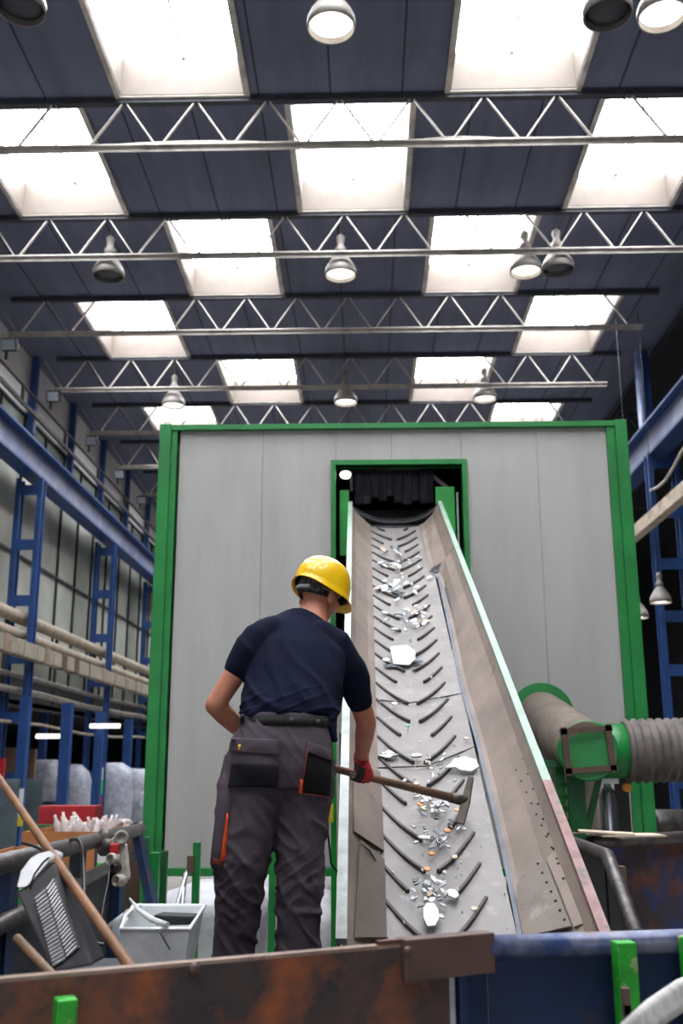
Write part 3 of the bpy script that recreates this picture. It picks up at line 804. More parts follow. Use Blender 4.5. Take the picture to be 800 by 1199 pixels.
# the big ones, each by itself
x, t = onbelt(540, 897, .03); B = [(-.085, -.02), (-.05, .02), (-.035, .055), (.03, .075), (.085, .045), (.095, -.01), (.05, -.05), (-.005, -.04), (-.03, -.015)]
mb = MB(); mb.prism([P(x+u, t+v, .02+.02*(v+.05)/.12) for u, v in B], NN*.008)
solo(mb, 'plastic_sheet_piece', 'shard_white', 'largest white plate fragment, lying on the belt above the hoe blade', 'scrap piece')
x, t = onbelt(473, 769, .02); B = [(-.075, -.13), (-.09, .12), (.03, .14), (.08, .05), (.075, -.06), (.03, -.14)]
mb = MB(); mb.prism([P(x+u, t+v, .015+.03*(v+.14)/.28) for u, v in B], NN*.006)
solo(mb, 'plastic_sheet_piece', 'shard_white', 'white square sheet piece on the upper belt, above the worker\'s forearm', 'scrap piece')
x, t = onbelt(505, 1074, .02); B = [(-.02, -.08), (-.032, -.03), (-.03, .04), (-.012, .075), (.015, .07), (.03, .03), (.03, -.03), (.012, -.075)]
mb = MB(); mb.prism([P(x+u, t+v, .03) for u, v in B], NN*.008)
solo(mb, 'plastic_sheet_piece', 'shard_white', 'pale oval piece low on the belt, just above the steel bracket', 'scrap piece')
x, t = onbelt(530, 1047, .02)
shard(530, 1047, .065, .075, .3, 'shard_white', 'plastic_sheet_piece', 'white ragged piece low on the belt, right of the oval one', 'scrap piece', th=.006, lift=.02, n_=8, seed=4)
shard(488, 886, .07, .04, .2, 'shard_white', 'plastic_sheet_piece', 'white folded flake with green-grey edge, middle of the belt beside the glove', 'scrap piece', th=.012, lift=.014, n_=6, seed=5)
shard(452, 773, .07, .07, .2, 'shard_white', 'plastic_sheet_piece', 'small white flake left of the white square sheet', 'scrap piece', lift=.03, seed=6)
shard(498, 981, .08, .035, -.2, 'shard_white', 'plastic_sheet_piece', 'long white flake below the hoe blade, left of the amber bit', 'scrap piece', lift=.02, seed=7)
shard(462, 824, .045, .05, -.3, 'shard_white', 'plastic_sheet_piece', 'little white flake left on the belt joint', 'scrap piece', lift=.02, seed=8)
shard(478, 870-20, .03, .03, 0, 'shard_green', 'plastic_sheet_piece', 'tiny green flake on the middle of the belt', 'scrap piece', lift=.014, seed=9)
crumpled(455, 888, .085, 'foil', 'crumpled silver and dark foil beside the red glove', 3, (1.2, .8, .5))
crumpled(489, 777, .08, 'shard_dark', 'dark glassy lump right below the white square sheet', 4, (1.1, .6, .35), 'glass_lump')
crumpled(457, 782, .08, 'shard_dark', 'dark glassy lump below the small white flake', 5, (1.1, .5, .3), 'glass_lump')
crumpled(466, 697, .11, 'shard_dark', 'dark lump in the debris high on the belt', 6, (1.1, .6, .4), 'glass_lump')
crumpled(452, 692-28, .1, 'shard_dark', 'small dark lump highest on the belt', 8, (1, .6, .3), 'glass_lump')
crumpled(515, 988, .04, 'shard_dark', 'dark crumb below the hoe blade', 9, (1, .9, .7), 'glass_lump')
crumpled(500, 1040, .05, 'shard_grey', 'grey crumpled wad above the pale oval piece', 10, (1, 1, .7), 'plastic_wad')
for i, (a, b, lb) in enumerate([(524, 973, 'amber square bit of plastic below the hoe blade'), (505, 1000, 'amber flake under the long white flake'), (536, 949, 'amber bit touching the hoe blade'), (492, 942, 'amber bit in the heap left of the hoe blade'), (500, 1018, 'orange curl in the lower heap')]):
    shard(a, b, .035, .04, .3*i, 'amber_plastic', 'amber_flake', lb, 'scrap piece', lift=.018, seed=20+i)
for i, (a, b) in enumerate([(555, 1065), (546, 865), (488, 918), (533, 1004)]):
    shard(a, b, .04, .03, .4*i, 'paper', 'paper_flake', ['curled beige flake alone at the right foot of the belt', 'beige flake on the right side of the belt, upper of the two', 'beige flake below the foil lump', 'beige flake on the cleat in the lower belt'][i], 'scrap piece', lift=.02, seed=40+i)
# loose heaps of small pieces
random.seed(5)
def heap(cx, cy, sx, sy, n_, size, name, label, group, mats_=('shard_white', 'shard_grey', 'foil', 'shard_white', 'paper', 'shard_dark', 'shard_grey')):
    for i in range(n_):
        a = random.gauss(cx, sx*.5); b = random.gauss(cy, sy*.5)
        q = size*random.uniform(.5, 1.3)
        shard(a, b, q, q*random.uniform(.35, .9), random.uniform(0, PI), random.choice(mats_), name, label, 'scrap piece', group, th=random.uniform(.003, .008), lift=random.uniform(.008, .03), tilt=random.uniform(0, .45), n_=random.choice((4, 5, 6)), seed=i, crumple=.003)
heap(462, 656, 22, 18, 24, .075, 'plastic_flake', 'small pale flake in the highest heap on the belt', 'flakes of the highest heap')
heap(470, 690, 26, 12, 18, .08, 'plastic_flake', 'small pale flake in the second heap below the cabin mouth', 'flakes of the second heap')
heap(478, 726, 26, 16, 36, .07, 'plastic_flake', 'small pale flake in the dense heap above the white square sheet', 'flakes of the third heap')
heap(500, 902, 30, 24, 20, .03, 'plastic_flake', 'small pale flake scattered left of the largest white fragment', 'flakes beside the largest fragment')
heap(503, 940, 20, 16, 38, .045, 'plastic_flake', 'small pale flake in the heap left of the hoe blade', 'flakes at the hoe')
heap(515, 980, 26, 20, 34, .03, 'plastic_flake', 'small pale flake in the trail below the hoe blade', 'flakes below the hoe')
heap(505, 1045, 26, 26, 44, .035, 'plastic_flake', 'small pale flake in the lowest heap around the oval piece', 'flakes of the lowest heap')
heap(490, 840, 60, 90, 16, .018, 'plastic_crumb', 'tiny pale crumb scattered over the open belt', 'crumbs on the belt')
heap(520, 1020, 80, 70, 18, .014, 'plastic_crumb', 'tiny pale crumb scattered over the foot of the belt', 'crumbs at the belt foot')

# ============================================================ DUCT AND HOSE
E1 = at(688, 879, 8.5); S1 = at(634, 838, 10.0); rD = 33.5*pxm(688, 879, 8.5)
du = thing('extraction_duct', 'dusty beige round duct from the cabin wall with green capped end', 'duct', (E1.x, 9, 0))
ax = (E1-S1).normalized()
MB().lathe([(rD*1.33, 0), (rD*1.33, .05), (rD, .05)], (S1.x, 9.94, S1.z+.0), (0, 1, 0), 36).build('wall_flange', 'green_paint', du)
L1 = (E1-S1).length
pr_ = [(rD, 0), (rD, L1*.52), (rD*1.03, L1*.52), (rD*1.03, L1*.545), (rD, L1*.545), (rD, L1-.02)]
MB().lathe(pr_, S1, ax, 40).build('duct_body', 'duct_dust', du)
fx = (EYE-E1).normalized(); fx = Vector((fx.x*.3-.02, -1, .1)).normalized()
MB().lathe([(rD*1.03, -.03), (rD*1.05, 0), (rD*1.05, .03), (rD*1.0, .035)], E1, fx, 40).build('end_cap', 'green_paint', du)
M = Matrix.Rotation(R(-4), 3, 'Y')
for (dx, dz, w, h) in ((-.19, 0, .05, .43), (.19, 0, .05, .43), (0, .19, .43, .05), (0, -.19, .43, .05)):
    q = E1+fx*.075+M@Vector((dx*.95, 0, dz*.82))
    MB().box(q, (w*1.0, .02, h*.88), M).build('frame_bar', 'frame_brown', du)
C1 = E1+Vector((.05, .22, .0)); C2 = C1+Vector((.42, .0, .0))
MB().lathe([(rD*.96, 0), (rD*.96, (C2-C1).length)], C1, (1, 0, 0), 36).build('branch_collar', 'green_paint', du)
hs = []; rr = []
n_ = 0; pth = [C1+Vector((.30, 0, 0)), C1+Vector((.9, 0, .01)), C1+Vector((1.6, .05, -.02)), C1+Vector((2.4, .25, -.12))]
def bez(u):
    a = pth; k = min(int(u*3), 2); f = u*3-k; return a[k].lerp(a[k+1], f)
N_ = 26
for i in range(N_*4):
    u = i/(N_*4-1); hs.append(bez(u)); rr.append(rD*(1.13 if i % 4 in (1, 2) else 1.02))
solo(MB().tube(hs, rr, 32), 'corrugated_hose', 'hose_rubber', 'fat grey corrugated hose leaving the green duct collar to the right', 'hose')
# frame below the duct
fr = thing('duct_stand', 'dark green steel stand under the duct', 'stand', (at(668, 950, 8.7).x, 8.7, 0))
a = at(672, 890, 8.7); MB().bb(a.x-.06, a.x+.07, 8.65, 8.75, 0, a.z).build('post', 'green_dark', fr)
a2 = at(655, 890, 8.9); MB().bb(a2.x-.05, a2.x+.03, 8.85, 8.92, 0, a2.z).build('post', 'green_light', fr)
MB().bb(a2.x-.25, a.x+.1, 8.66, 8.9, a.z-.06, a.z+.0).build('crossbar', 'green_dark', fr)
MB().bar(at(702, 908, 8.7), at(684, 990, 8.7), .05, .05).build('diagonal', 'green_dark', fr)
for k in range(5): MB().box(at(660, 905+k*14, 8.85), (.12, .03, .04)).build('rung', 'green_paint', fr)
a = at(714, 965, 8.8)
cy = thing('air_cylinder', 'silver cylinder with valve head standing under the duct end', 'cylinder', (a.x, 8.8, 0))
zt_ = at(714, 925, 8.8).z
MB().lathe([(.075, 0), (.075, zt_-.05), (.05, zt_), (.03, zt_+.03), (.03, zt_+.07)], (a.x, 8.8, 0)).build('body', 'silver', cy)
MB().bb(a.x-.09, a.x+.09, 8.74, 8.86, zt_+.05, zt_+.1).build('valve_head', 'galvanised', cy, bevel=.01)
MB().lathe([(.035, 0), (.035, .06)], at(733, 922, 8.75), (0, -1, 0)).build('valve_cap', 'valve_orange', cy)
a = at(729, 940, 9.0); solo(MB().bb(a.x-.05, a.x+.05, 8.95, 9.05, 0, at(729, 905, 9).z), 'machine_post', 'frame_dark', 'dark post with clamps right of the silver cylinder', 'post')
a = at(685, 940, 9.3); solo(MB().lathe([(.12, 0), (.12, at(685, 905, 9.3).z)], (a.x, 9.3, 0)), 'standpipe', 'duct_dust', 'beige standpipe behind the green stand', 'pipe')
a = at(783, 968, 14)
mt = thing('motor', 'small dark grey motor on the floor behind the blue container', 'motor', (a.x, 14, 0))
MB().bb(a.x-.35, a.x+.5, 13.7, 14.3, 0, a.z-.2).build('base', 'frame_dark', mt)
MB().lathe([(.2, -.25), (.22, -.2), (.22, .2), (.2, .25)], (a.x, 14, a.z), (1, .2, 0)).build('housing', 'pipe_worn', mt)

# ============================================================ BEHIND THE WORKER: bags and green posts
def gpost(px, ytop, Y, w, m, label, zb_=0):
    a = at(px, ytop, Y)
    return solo(MB().bb(a.x-w/2, a.x+w/2, Y-w/2, Y+w/2, zb_, a.z), 'fence_post', m, label, 'post', bevel=.004)
gpost(231, 986, 8.0, .055, 'green_paint', 'green post with a rusty latch between the white bags and the bin')
gpost(182, 998, 7.9, .07, 'green_paint', 'green post standing close left of its twin, below the cabin corner')
gpost(193, 996, 8.05, .05, 'green_dark', 'darker green post standing close right of its twin, below the cabin corner')
gpost(320, 978, 8.0, .055, 'green_paint', 'green post seen between the worker\'s legs')
gpost(173, 980, 8.6, .04, 'green_dark', 'thin dark green post left of the cabin corner')
a = at(228, 1012, 7.95); solo(MB().box((a.x-.03, 7.95, a.z), (.05, .05, .12)), 'latch', 'frame_brown', 'rusty latch on the green post behind the bin', 'latch')
a = at(300, 1017, 8.3); c = at(375, 1017, 8.3)
solo(MB().bb(a.x, c.x, 8.05, 8.1, a.z-.02, a.z+.02), 'fence_rail', 'green_paint', 'short green rail running right from the post between the worker\'s legs', 'rail')
a = at(391, 870, 5.4)
sp = thing('guard_post', 'thin bright green post standing left of the conveyor rail', 'post', (a.x, 5.4, 0))
MB().bb(a.x-.014, a.x+.014, 5.39, 5.42, 0, a.z).build('post', 'green_light', sp)
a = at(387, 952, 5.35); MB().box(a, (.03, .012, .09)).build('yellow_tag', 'sticker_yellow', sp)
pts = [at(384, 925, 5.2), at(384, 975, 5.2), at(388, 1012, 5.2), at(396, 1022, 5.2)]
solo(MB().tube(pts, .005, 6), 'hanging_cable', 'socket_black', 'black cable looping beside the thin green post', 'cable')
for i, (px, Y, w, h, lb) in enumerate([(250, 8.7, .85, .98, 'white bulk bag under the cabin, left of the worker\'s legs'), (338, 9.1, .72, 1.0, 'white bulk bag under the cabin, seen between the worker\'s legs'), (381, 8.2, .2, .95, 'white bulk bag under the cabin, at the conveyor foot')]):
    p = at(px, 1100, Y); sack('bulk_bag', (p.x, Y, 0), w, .85, h, 'bag_white', lb, 'bag', None, seed=40+i*5, amp=.04)
p = at(212, 1050, 8.35); q1 = at(205, 1060, 8.2); q2 = at(222, 1014, 8.3)
for i, (a, b) in enumerate([((203, 1075), (221, 1015)), ((212, 1075), (217, 1022))]):
    d0 = at(*a, 8.25); d1 = at(*b, 8.3); u = (d0-d1).normalized(); foot = d1+u*(d1.z/-u.z)
    solo(MB().tube([foot, d1], .018, 8), 'lance', 'silver', ['pale metal rod leaning at the white bag, the taller one', 'pale metal rod leaning at the white bag, the shorter one'][i], 'rod')

# ============================================================ LEFT BACKGROUND: boxes of bottles
def gaylord(name, x0, x1, y0, y1, z, m, label):
    t = thing(name, label, 'box', ((x0+x1)/2, (y0+y1)/2, 0)); w = .015
    for a, b, c, d in ((x0, x1, y0, y0+w), (x0, x1, y1-w, y1), (x0, x0+w, y0+w, y1-w), (x1-w, x1, y0+w, y1-w)):
        MB().bb(a, b, c, d, .12, z).build('side', m, t)
    MB().bb(x0, x1, y0, y1, .1, .12).build('bottom', m, t)
    m2 = MB()
    for k in range(3): m2.bb(x0+.02+k*((x1-x0)/2-.07), x0+.12+k*((x1-x0)/2-.07), y0, y1, 0, .1)
    m2.build('pallet', 'wood', t)
    return t
a = at(26, 974, 9.2); c = at(116, 970, 9.2)
gaylord('cardboard_box', a.x, c.x, 9.2, 10.1, a.z, 'cardboard', 'brown cardboard pallet box full of clear bottles behind the rim pipes')
fill = MB().bb(a.x+.03, c.x-.03, 9.25, 10.05, .14, a.z-.12); solo(fill, 'packing', 'bottle_plastic', 'pale scrap filling the cardboard pallet box', 'filling')
random.seed(21)
for i in range(46):
    x = random.uniform(a.x+.25, c.x-.05); y = random.uniform(9.28, 9.9); z0 = a.z-.14+random.uniform(0, .06); an = random.uniform(-.5, .5)
    h = random.uniform(.16, .26); ax_ = Vector((math.sin(an), random.uniform(-.3, .3), math.cos(an))).normalized()
    solo(MB().lathe([(.03, 0), (.034, .02), (.034, h*.65), (.014, h*.85), (.014, h)], (x, y, z0), ax_, 10), 'bottle', 'bottle_plastic', 'clear pale plastic bottle poking out of the cardboard pallet box', 'bottle', 'bottles in the pallet box')
p = at(80, 955, 10.4); solo(MB().bb(p.x-.3, p.x+.27, 10.4, 10.7, at(80, 978, 10.4).z-1.2, at(80, 944, 10.4).z), 'crate', 'red_plastic', 'red plastic crate standing behind the bottle box', 'crate')
p = at(52, 965, 10.2); solo(MB().bb(p.x-.16, p.x+.14, 10.15, 10.35, 0, at(50, 966, 10.2).z), 'crate', 'green_dark', 'dark green crate behind the bottle box, left of the red one', 'crate')
a = at(118, 968, 10.4); c = at(172, 962, 10.4)
t = gaylord('cardboard_box', a.x, c.x, 10.4, 11.2, a.z, 'brown_board', 'brown box with mixed rubbish right of the bottle box')
for i in range(18):
    x = random.uniform(a.x+.05, c.x-.05); y = random.uniform(10.42, 10.9)
    solo(MB().ball((x, y, a.z+random.uniform(-.06, .02)), random.uniform(.05, .09), 7, (1.2, 1, .6)), 'rubbish_lump', random.choice(['bottle_plastic', 'paper', 'brown_board', 'shard_grey']), 'lump of mixed rubbish heaped on the brown box', 'rubbish', 'rubbish on the brown box')
solo(MB().bb(a.x+.04, c.x-.04, 10.44, 11.15, .14, a.z-.06), 'packing', 'brown_board', 'brown scrap filling the box beside the bottle box', 'filling')
a = at(-30, 1002, 6.4); c = at(14, 1000, 6.4)
gaylord('cardboard_box', a.x, c.x, 6.4, 7.1, a.z, 'cardboard', 'cardboard box at the left edge behind the rim pipes')
solo(MB().bb(a.x+.03, c.x-.03, 6.43, 7.05, .14, a.z-.08), 'packing', 'paper', 'paper scrap filling the cardboard box at the left edge', 'filling')
for i in range(12):
    x = random.uniform(a.x+.2, c.x-.05); y = random.uniform(6.45, 6.9)
    solo(MB().ball((x, y, a.z-.06+random.uniform(0, .05)), random.uniform(.03, .06), 7, (1.4, 1, .5)), 'paper_scrap', random.choice(['paper', 'shard_white', 'pipe_lag']), 'crumpled paper scrap on the left cardboard box', 'scrap', 'scraps in the left cardboard box')

# ============================================================ THE CONTAINERS
ZC = H-.43
A0 = atZ(0, 1146, ZC); A1 = atZ(574, 1096, ZC); A2 = atZ(820, 1088, ZC)
dA = (A1-A0).normalized(); nA = Vector((-dA.y, dA.x, 0)).normalized()      # points away from the camera
AL = A0-dA*.7
ct = thing('scrap_container', 'low steel container in front, rusty brown on the left and blue on the right', 'container', (A0.x+1.2, A0.y, .0))
def wallslab(p, q, z0, z1, th, name, m, par, off=0, **k):
    d = (q-p).normalized(); n_ = Vector((-d.y, d.x, 0)).normalized()
    a = p+n_*off; b = q+n_*off
    mb = MB(); mb.prism([(a.x, a.y, z0), (b.x, b.y, z0), (b.x+n_.x*th, b.y+n_.y*th, z0), (a.x+n_.x*th, a.y+n_.y*th, z0)], (0, 0, z1-z0))
    return mb.build(name, m, par, **k)
J = atZ(524, 1100, ZC); J = AL+dA*((J-AL).dot(dA))
wallslab(AL, J, .55, ZC-.008, .012, 'rusty_plate', 'rust_plate', ct)
wallslab(AL, J, ZC-.008, ZC+.0, .03, 'plate_edge', 'rust_edge', ct)
B0 = atZ(466, 1104, ZC); B0 = AL+dA*((B0-AL).dot(dA)); B1 = A1+dA*0
wallslab(B0-dA*.0, B1, ZC-.085, ZC+.012, .05, 'corner_bracket', 'bracket_steel', ct, off=-.022, bevel=.004)
wallslab(B0-dA*.06, B0+dA*.02, ZC+.0, ZC+.01, .02, 'bracket_tab', 'rust_plate', ct, off=.0)
for (px, py, r) in ((227, 1134, .013), (477, 1113, .011)):
    d = ray(px, py); o_ = AL-nA*(.0 if px < 400 else .022); k = (o_-EYE).dot(nA)/d.dot(nA); p = EYE+d*k
    MB().lathe([(r, 0), (r*1.05, .004), (r*.8, .01), (r*.3, .012)], p, -nA, 12).build('bolt', 'bracket_steel', ct)
J2 = A1-dA*(A1-J).dot(dA)
wallslab(J+dA*.0, J+dA*.018, .55, ZC-.09, .02, 'joint_strip', 'shard_grey', ct, off=.004)
dB = (A2-A1).normalized(); nB = Vector((-dB.y, dB.x, 0)).normalized()
wallslab(J+dA*.02, A1, .5, ZC-.04, .015, 'blue_panel', 'container_blue', ct, off=.02)
wallslab(A1, A2+dB*.6, .5, ZC-.04, .015, 'blue_panel', 'container_blue', ct, off=.02)
k0 = J+dA*.03; wallslab(k0, k0+dA*.03, .5, ZC-.06, .02, 'panel_fold', 'container_blue', ct, off=.0, bevel=.006)
MB().tube([Vector((A1.x-.02, A1.y, ZC-.028)), Vector((A2.x, A2.y, ZC-.028))+dB*.6], .03, 16).build('rim_tube', 'pipe_blue_worn', ct)
# green posts welded to the near face
def facepost(pxl, pxr, ytop, name, m, off=-.045):
    d = ray((pxl+pxr)/2, ytop); fa, fn = (A1, nB) if pxl > 500 else (AL, nA)
    o_ = fa+fn*off; k = (o_-EYE).dot(fn)/d.dot(fn); p = EYE+d*k
    w = (pxr-pxl)*(k/F)
    M = Matrix((dB if pxl > 500 else dA, fn, Vector((0, 0, 1)))).transposed()
    MB().box((p.x, p.y, p.z/2+.2), (w, .045, p.z-.4), M).build(name, m, ct, bevel=.004)
    return p
facepost(718, 742, 1102, 'green_post', 'green_chip'); facepost(797, 822, 1096, 'green_post', 'green_chip')
p_ = facepost(65, 89, 1168, 'green_post', 'green_chip')
for px, py in ((733, 1172), (735, 1192)):
    p = at(px, py, A1.y-.1); MB().box(p, (.018, .02, .06)).build('hinge_knuckle', 'bracket_steel', ct)
# webbing strap in the near right corner
pts = [at(735, 1215, 2.3), at(765, 1187, 2.35), at(800, 1163, 2.4), at(840, 1146, 2.45)]
rows = [[p+Vector((-.012, .004, .026)), p+Vector((-.005, -.002, .012)), p+Vector((0, .002, 0)), p+Vector((.006, -.002, -.012)), p+Vector((.012, .003, -.028))] for p in pts]
solo(MB().grid(rows), 'lifting_strap', 'strap_white', 'dirty white strap crossing the bottom right corner in front of the blue panel', 'strap', solid=.004)

# left side wall of the container: two rim pipes over a dark panel
U0 = at(0, 1012, 4.35); U1 = at(164, 971, 7.7); dU = (U1-U0).normalized(); Us = U0-dU*1.6
V0 = at(0, 1083, 4.35); V1 = at(152, 1027, 7.6); V1 = Vector((V1.x, V1.y, V0.z)); Vs = V0-(V1-V0).normalized()*1.6
sw = thing('container_side', 'side wall of the front container with two worn rim pipes, running back on the left', 'container side', (U0.x, 6, 0))
MB().tube([Us, U1], .044, 16).build('upper_pipe', 'pipe_worn', sw)
MB().tube([Vs, V1], .038, 16).build('lower_pipe', 'pipe_worn', sw)
wallslab(Vector((Vs.x-.02, Vs.y, 0)), Vector((V1.x-.02, V1.y, 0)), .3, V0.z-.02, .02, 'side_panel', 'container_dark', sw)
for k, u in enumerate((.12, .36, .62, .86)):
    p = Us.lerp(U1, u); MB().bb(p.x-.045, p.x+.015, p.y-.06, p.y+.06, .3, p.z-.03).build('stanchion', ['container_dark', 'container_blue'][k % 2], sw)
e0 = at(159, 968, 7.72); e1 = at(182, 1075, 7.5)
MB().bar(e0, e1+(e1-e0)*.6, .05, .16, (0, 1, 0)).build('end_brace', 'container_blue', sw)

# right-hand container behind the conveyor foot
R0 = atZ(712, 1002, ZC); R1 = at(746, 1095, 4.25); R2 = atZ(668, 985, ZC); R3 = atZ(690, 987, ZC); R4 = atZ(860, 976, ZC)
rc = thing('blue_container', 'worn blue and rusty container right of the conveyor with steel pipe rim', 'container', (1.9, 4.5, 0))
MB().tube([R2, R2.lerp(R0, .5), R0, R0.lerp(R1, .03), R1+(R1-R0)*.02], .033, 16).build('side_rim', 'pipe_worn', rc)
MB().tube([R3, R4], .035, 16).build('far_rim', 'pipe_worn', rc)
wallslab(Vector((R3.x-.1, R3.y, 0)), Vector((R4.x, R4.y, 0)), .0, ZC-.02, .02, 'far_panel', 'container_worn', rc, off=.01)
mb = MB(); mb.prism([Vector((R0.x+.01, R0.y, ZC-.02)), Vector((R1.x+.01, R1.y, R1.z-.02)), Vector((R1.x+.01, R1.y, .3)), Vector((R0.x+.01, R0.y, .3))], (-.02, 0, 0)); mb.build('side_panel', 'container_dark', rc)
wallslab(Vector((R0.x, R0.y, 0)), Vector((R2.x, R2.y, 0)), .3, ZC-.02, .02, 'corner_panel', 'container_dark', rc)
MB().bb(R0.x-.02, R0.x+.03, R0.y-.22, R0.y-.16, .3, ZC-.03).build('rib', 'frame_brown', rc)
x_, y_ = R3.x, R3.y
p = at(722, 983, R3.y-.0)
for i, (dx, w, l, h, rr_) in enumerate([(.06, .36, .22, .044, .1), (-.06, .3, .18, .058, -.15), (-.17, .1, .12, .05, .5)]):
    M = Matrix.Rotation(rr_, 3, 'Z') @ Matrix.Rotation(.05*i, 3, 'Y')
    solo(MB().box((p.x+dx, R3.y-.02, ZC+h), (w, l, .008), M), 'cardboard_scrap', 'paper', ['flat grey-brown board lying on the far rim of the blue container', 'bent board lying on top of the flat one on the rim', 'small curled board beside the flat one on the rim'][i], 'board')

# ============================================================ WORK PLATFORM AND JUNK
PZ = H-.92
pf = thing('work_platform', 'steel work platform the worker stands on, beside the conveyor foot', 'platform', (-.75, 4.0, 0))
MB().bb(-1.5, -.17, 2.95, 5.3, PZ-.04, PZ).build('deck', 'container_dark', pf)
for x in (-1.45, -.25):
    for y in (3.05, 5.2): MB().bb(x-.04, x+.04, y-.04, y+.04, 0, PZ-.04).build('leg', 'frame_dark', pf)
# galvanised hopper bin with a lid rod and a black box in it
def quadring(pts, Y0, Y1):
    return pts
bn = thing('tin_bin', 'light grey sheet-metal bin with sloping sides left of the worker', 'bin', (at(190, 1100, 3.3).x, 3.45, PZ))
fl = at(141, 1088, 3.25); fr_ = at(222, 1082, 3.25); bl = at(163, 1060, 3.62); br = at(240, 1058, 3.62)
zt2 = fl.z; top = [Vector((fl.x, 3.25, zt2)), Vector((fr_.x, 3.25, zt2)), Vector((br.x, 3.62, zt2+.02)), Vector((bl.x-.02, 3.62, zt2+.02))]
bot = [Vector((fl.x+.01, 3.27, PZ)), Vector((fr_.x-.05, 3.27, PZ)), Vector((br.x-.14, 3.5, PZ)), Vector((bl.x, 3.5, PZ))]
ct_ = (top[0]+top[2])/2
inn = [q.lerp(ct_, .05) for q in top]; inb = [q.lerp((bot[0]+bot[2])/2, .08)+Vector((0, 0, .02)) for q in bot]
MB().loft([bot, top, inn, inb], True, False).build('body', 'galvanised', bn)
mb = MB()
MB().tube([top[0], top[1], top[2], top[3], top[0]], .006, 8).build('rolled_edge', 'galvanised', bn)
bx = (top[2]+top[3])/2
cs_ = [at(a, b, 3.36) for a, b in ((180, 1071), (182, 1084), (222, 1083), (226, 1073))]
solo(MB().prism(cs_, (0, .14, -.01)), 'black_case', 'rubber_black', 'flat black case lying inside the tin bin', 'case', bevel=.004)
ww = [at(152, 1052, 3.5), at(163, 1066, 3.4), at(178, 1077, 3.3), at(196, 1083, 3.24)]
solo(MB().tube(ww, [.003, .007, .010, .009], 8), 'plastic_scoop', 'shard_white', 'white plastic stick poking out of the tin bin', 'scoop')
pts = [at(185, 1088, 3.235), at(191, 1098, 3.232), at(199, 1112, 3.235)]
solo(MB().tube(pts, .0022, 6), 'wire', 'socket_black', 'thin black wire hanging down the front of the tin bin', 'wire')
pts = [at(150, 1070, 3.55), at(152, 1052, 3.6), at(164, 1060, 3.62)]
solo(MB().tube([at(143, 1084, 3.3), at(147, 1072, 3.4), at(160, 1062, 3.55), at(165, 1059, 3.62)], .005, 8), 'bail_handle', 'galvanised', 'pale wire handle at the left rim of the tin bin', 'handle')
# vented plastic casing leaning on the pipes
VENT = 1
vc = thing('vented_casing', 'black vented plastic casing with grey top cap leaning on the rim pipe', 'casing', (at(70, 1130, 3.3).x, 3.3, PZ))
PB_ = at(62, 1130, 3.22); PT_ = Vector((.03, .62, .42)).normalized(); PN_ = Vector((1, .12, 0)).cross(PT_).normalized()
def onpl(a, b, off=0.):
    d = ray(a, b); q = PB_+Vector((0, off, 0)); return EYE+d*((q-EYE).dot(PN_)/d.dot(PN_))
def slabpx(poly, Y0, slope, th, name, m, par, **k):
    pts = []
    for (a, b) in poly: pts.append(onpl(a, b, Y0-Yc_))
    return MB().prism(pts, Vector((0.01, th, 0))).build(name, m, par, **k)
Yc_, sl_ = 3.22, .8
slabpx([(17, 1044), (27, 1040), (62, 1010), (66, 1016), (110, 1130), (60, 1140)], Yc_, sl_, .11, 'shell', 'black_plastic', vc, bevel=.012)
slabpx([(18, 1040), (23, 1020), (34, 1005), (46, 998), (57, 1003), (56, 1010), (44, 1024), (31, 1039)], Yc_-.012, sl_, .15, 'top_cap', 'grey_plastic', vc, bevel=.008)
pts = [onpl(a, b, -.016) for a, b in ((35, 1040), (40, 1024), (50, 1010), (57, 1004))]
MB().tube(pts, .003, 6).build('cap_seam', 'black_plastic', vc)
slabpx([(40, 1051), (64, 1028), (92, 1110), (62, 1134)], Yc_-.008, sl_, .02, 'vent_recess', 'rubber_black', vc)
for j in range(20):
    u = j/19
    for (a0, b0, a1, b1, c0, d0, c1, d1) in ((41, 1053, 53, 1043, 62, 1130, 76, 1122), (55, 1042, 63, 1030, 78, 1120, 90, 1108)):
        xa, ya, xb, yb = a0+(c0-a0)*u, b0+(d0-b0)*u, a1+(c1-a1)*u, b1+(d1-b1)*u
        P0 = onpl(xa, ya, -.016); P1 = onpl(xb, yb, -.016)
        MB().bar(P0, P1, .0055, .006).build('vent_fin', 'grey_plastic' if True else '', vc)
# wooden pole and round bar
p0 = at(0, 913, 4.45); p1 = at(146, 1123, 3.02)
du_ = (p1-p0).normalized(); a = p0-du_*.55; b = p1+du_*((p1.z-PZ-.02)/-du_.z) if True else p1
solo(MB().tube([a, p0, p0.lerp(p1, .5), p1, b], .0155, 12), 'wooden_pole', 'wood', 'long wooden pole leaning diagonally over the rim pipe on the left', 'pole')
p0 = at(20, 1099, 3.1); p1 = at(53, 1134, 2.95); du_ = (p1-p0).normalized()
solo(MB().tube([p0, p1, p1+du_*.25], .014, 12), 'round_bar', 'wood_dark', 'short round wooden bar below the vented casing', 'bar')
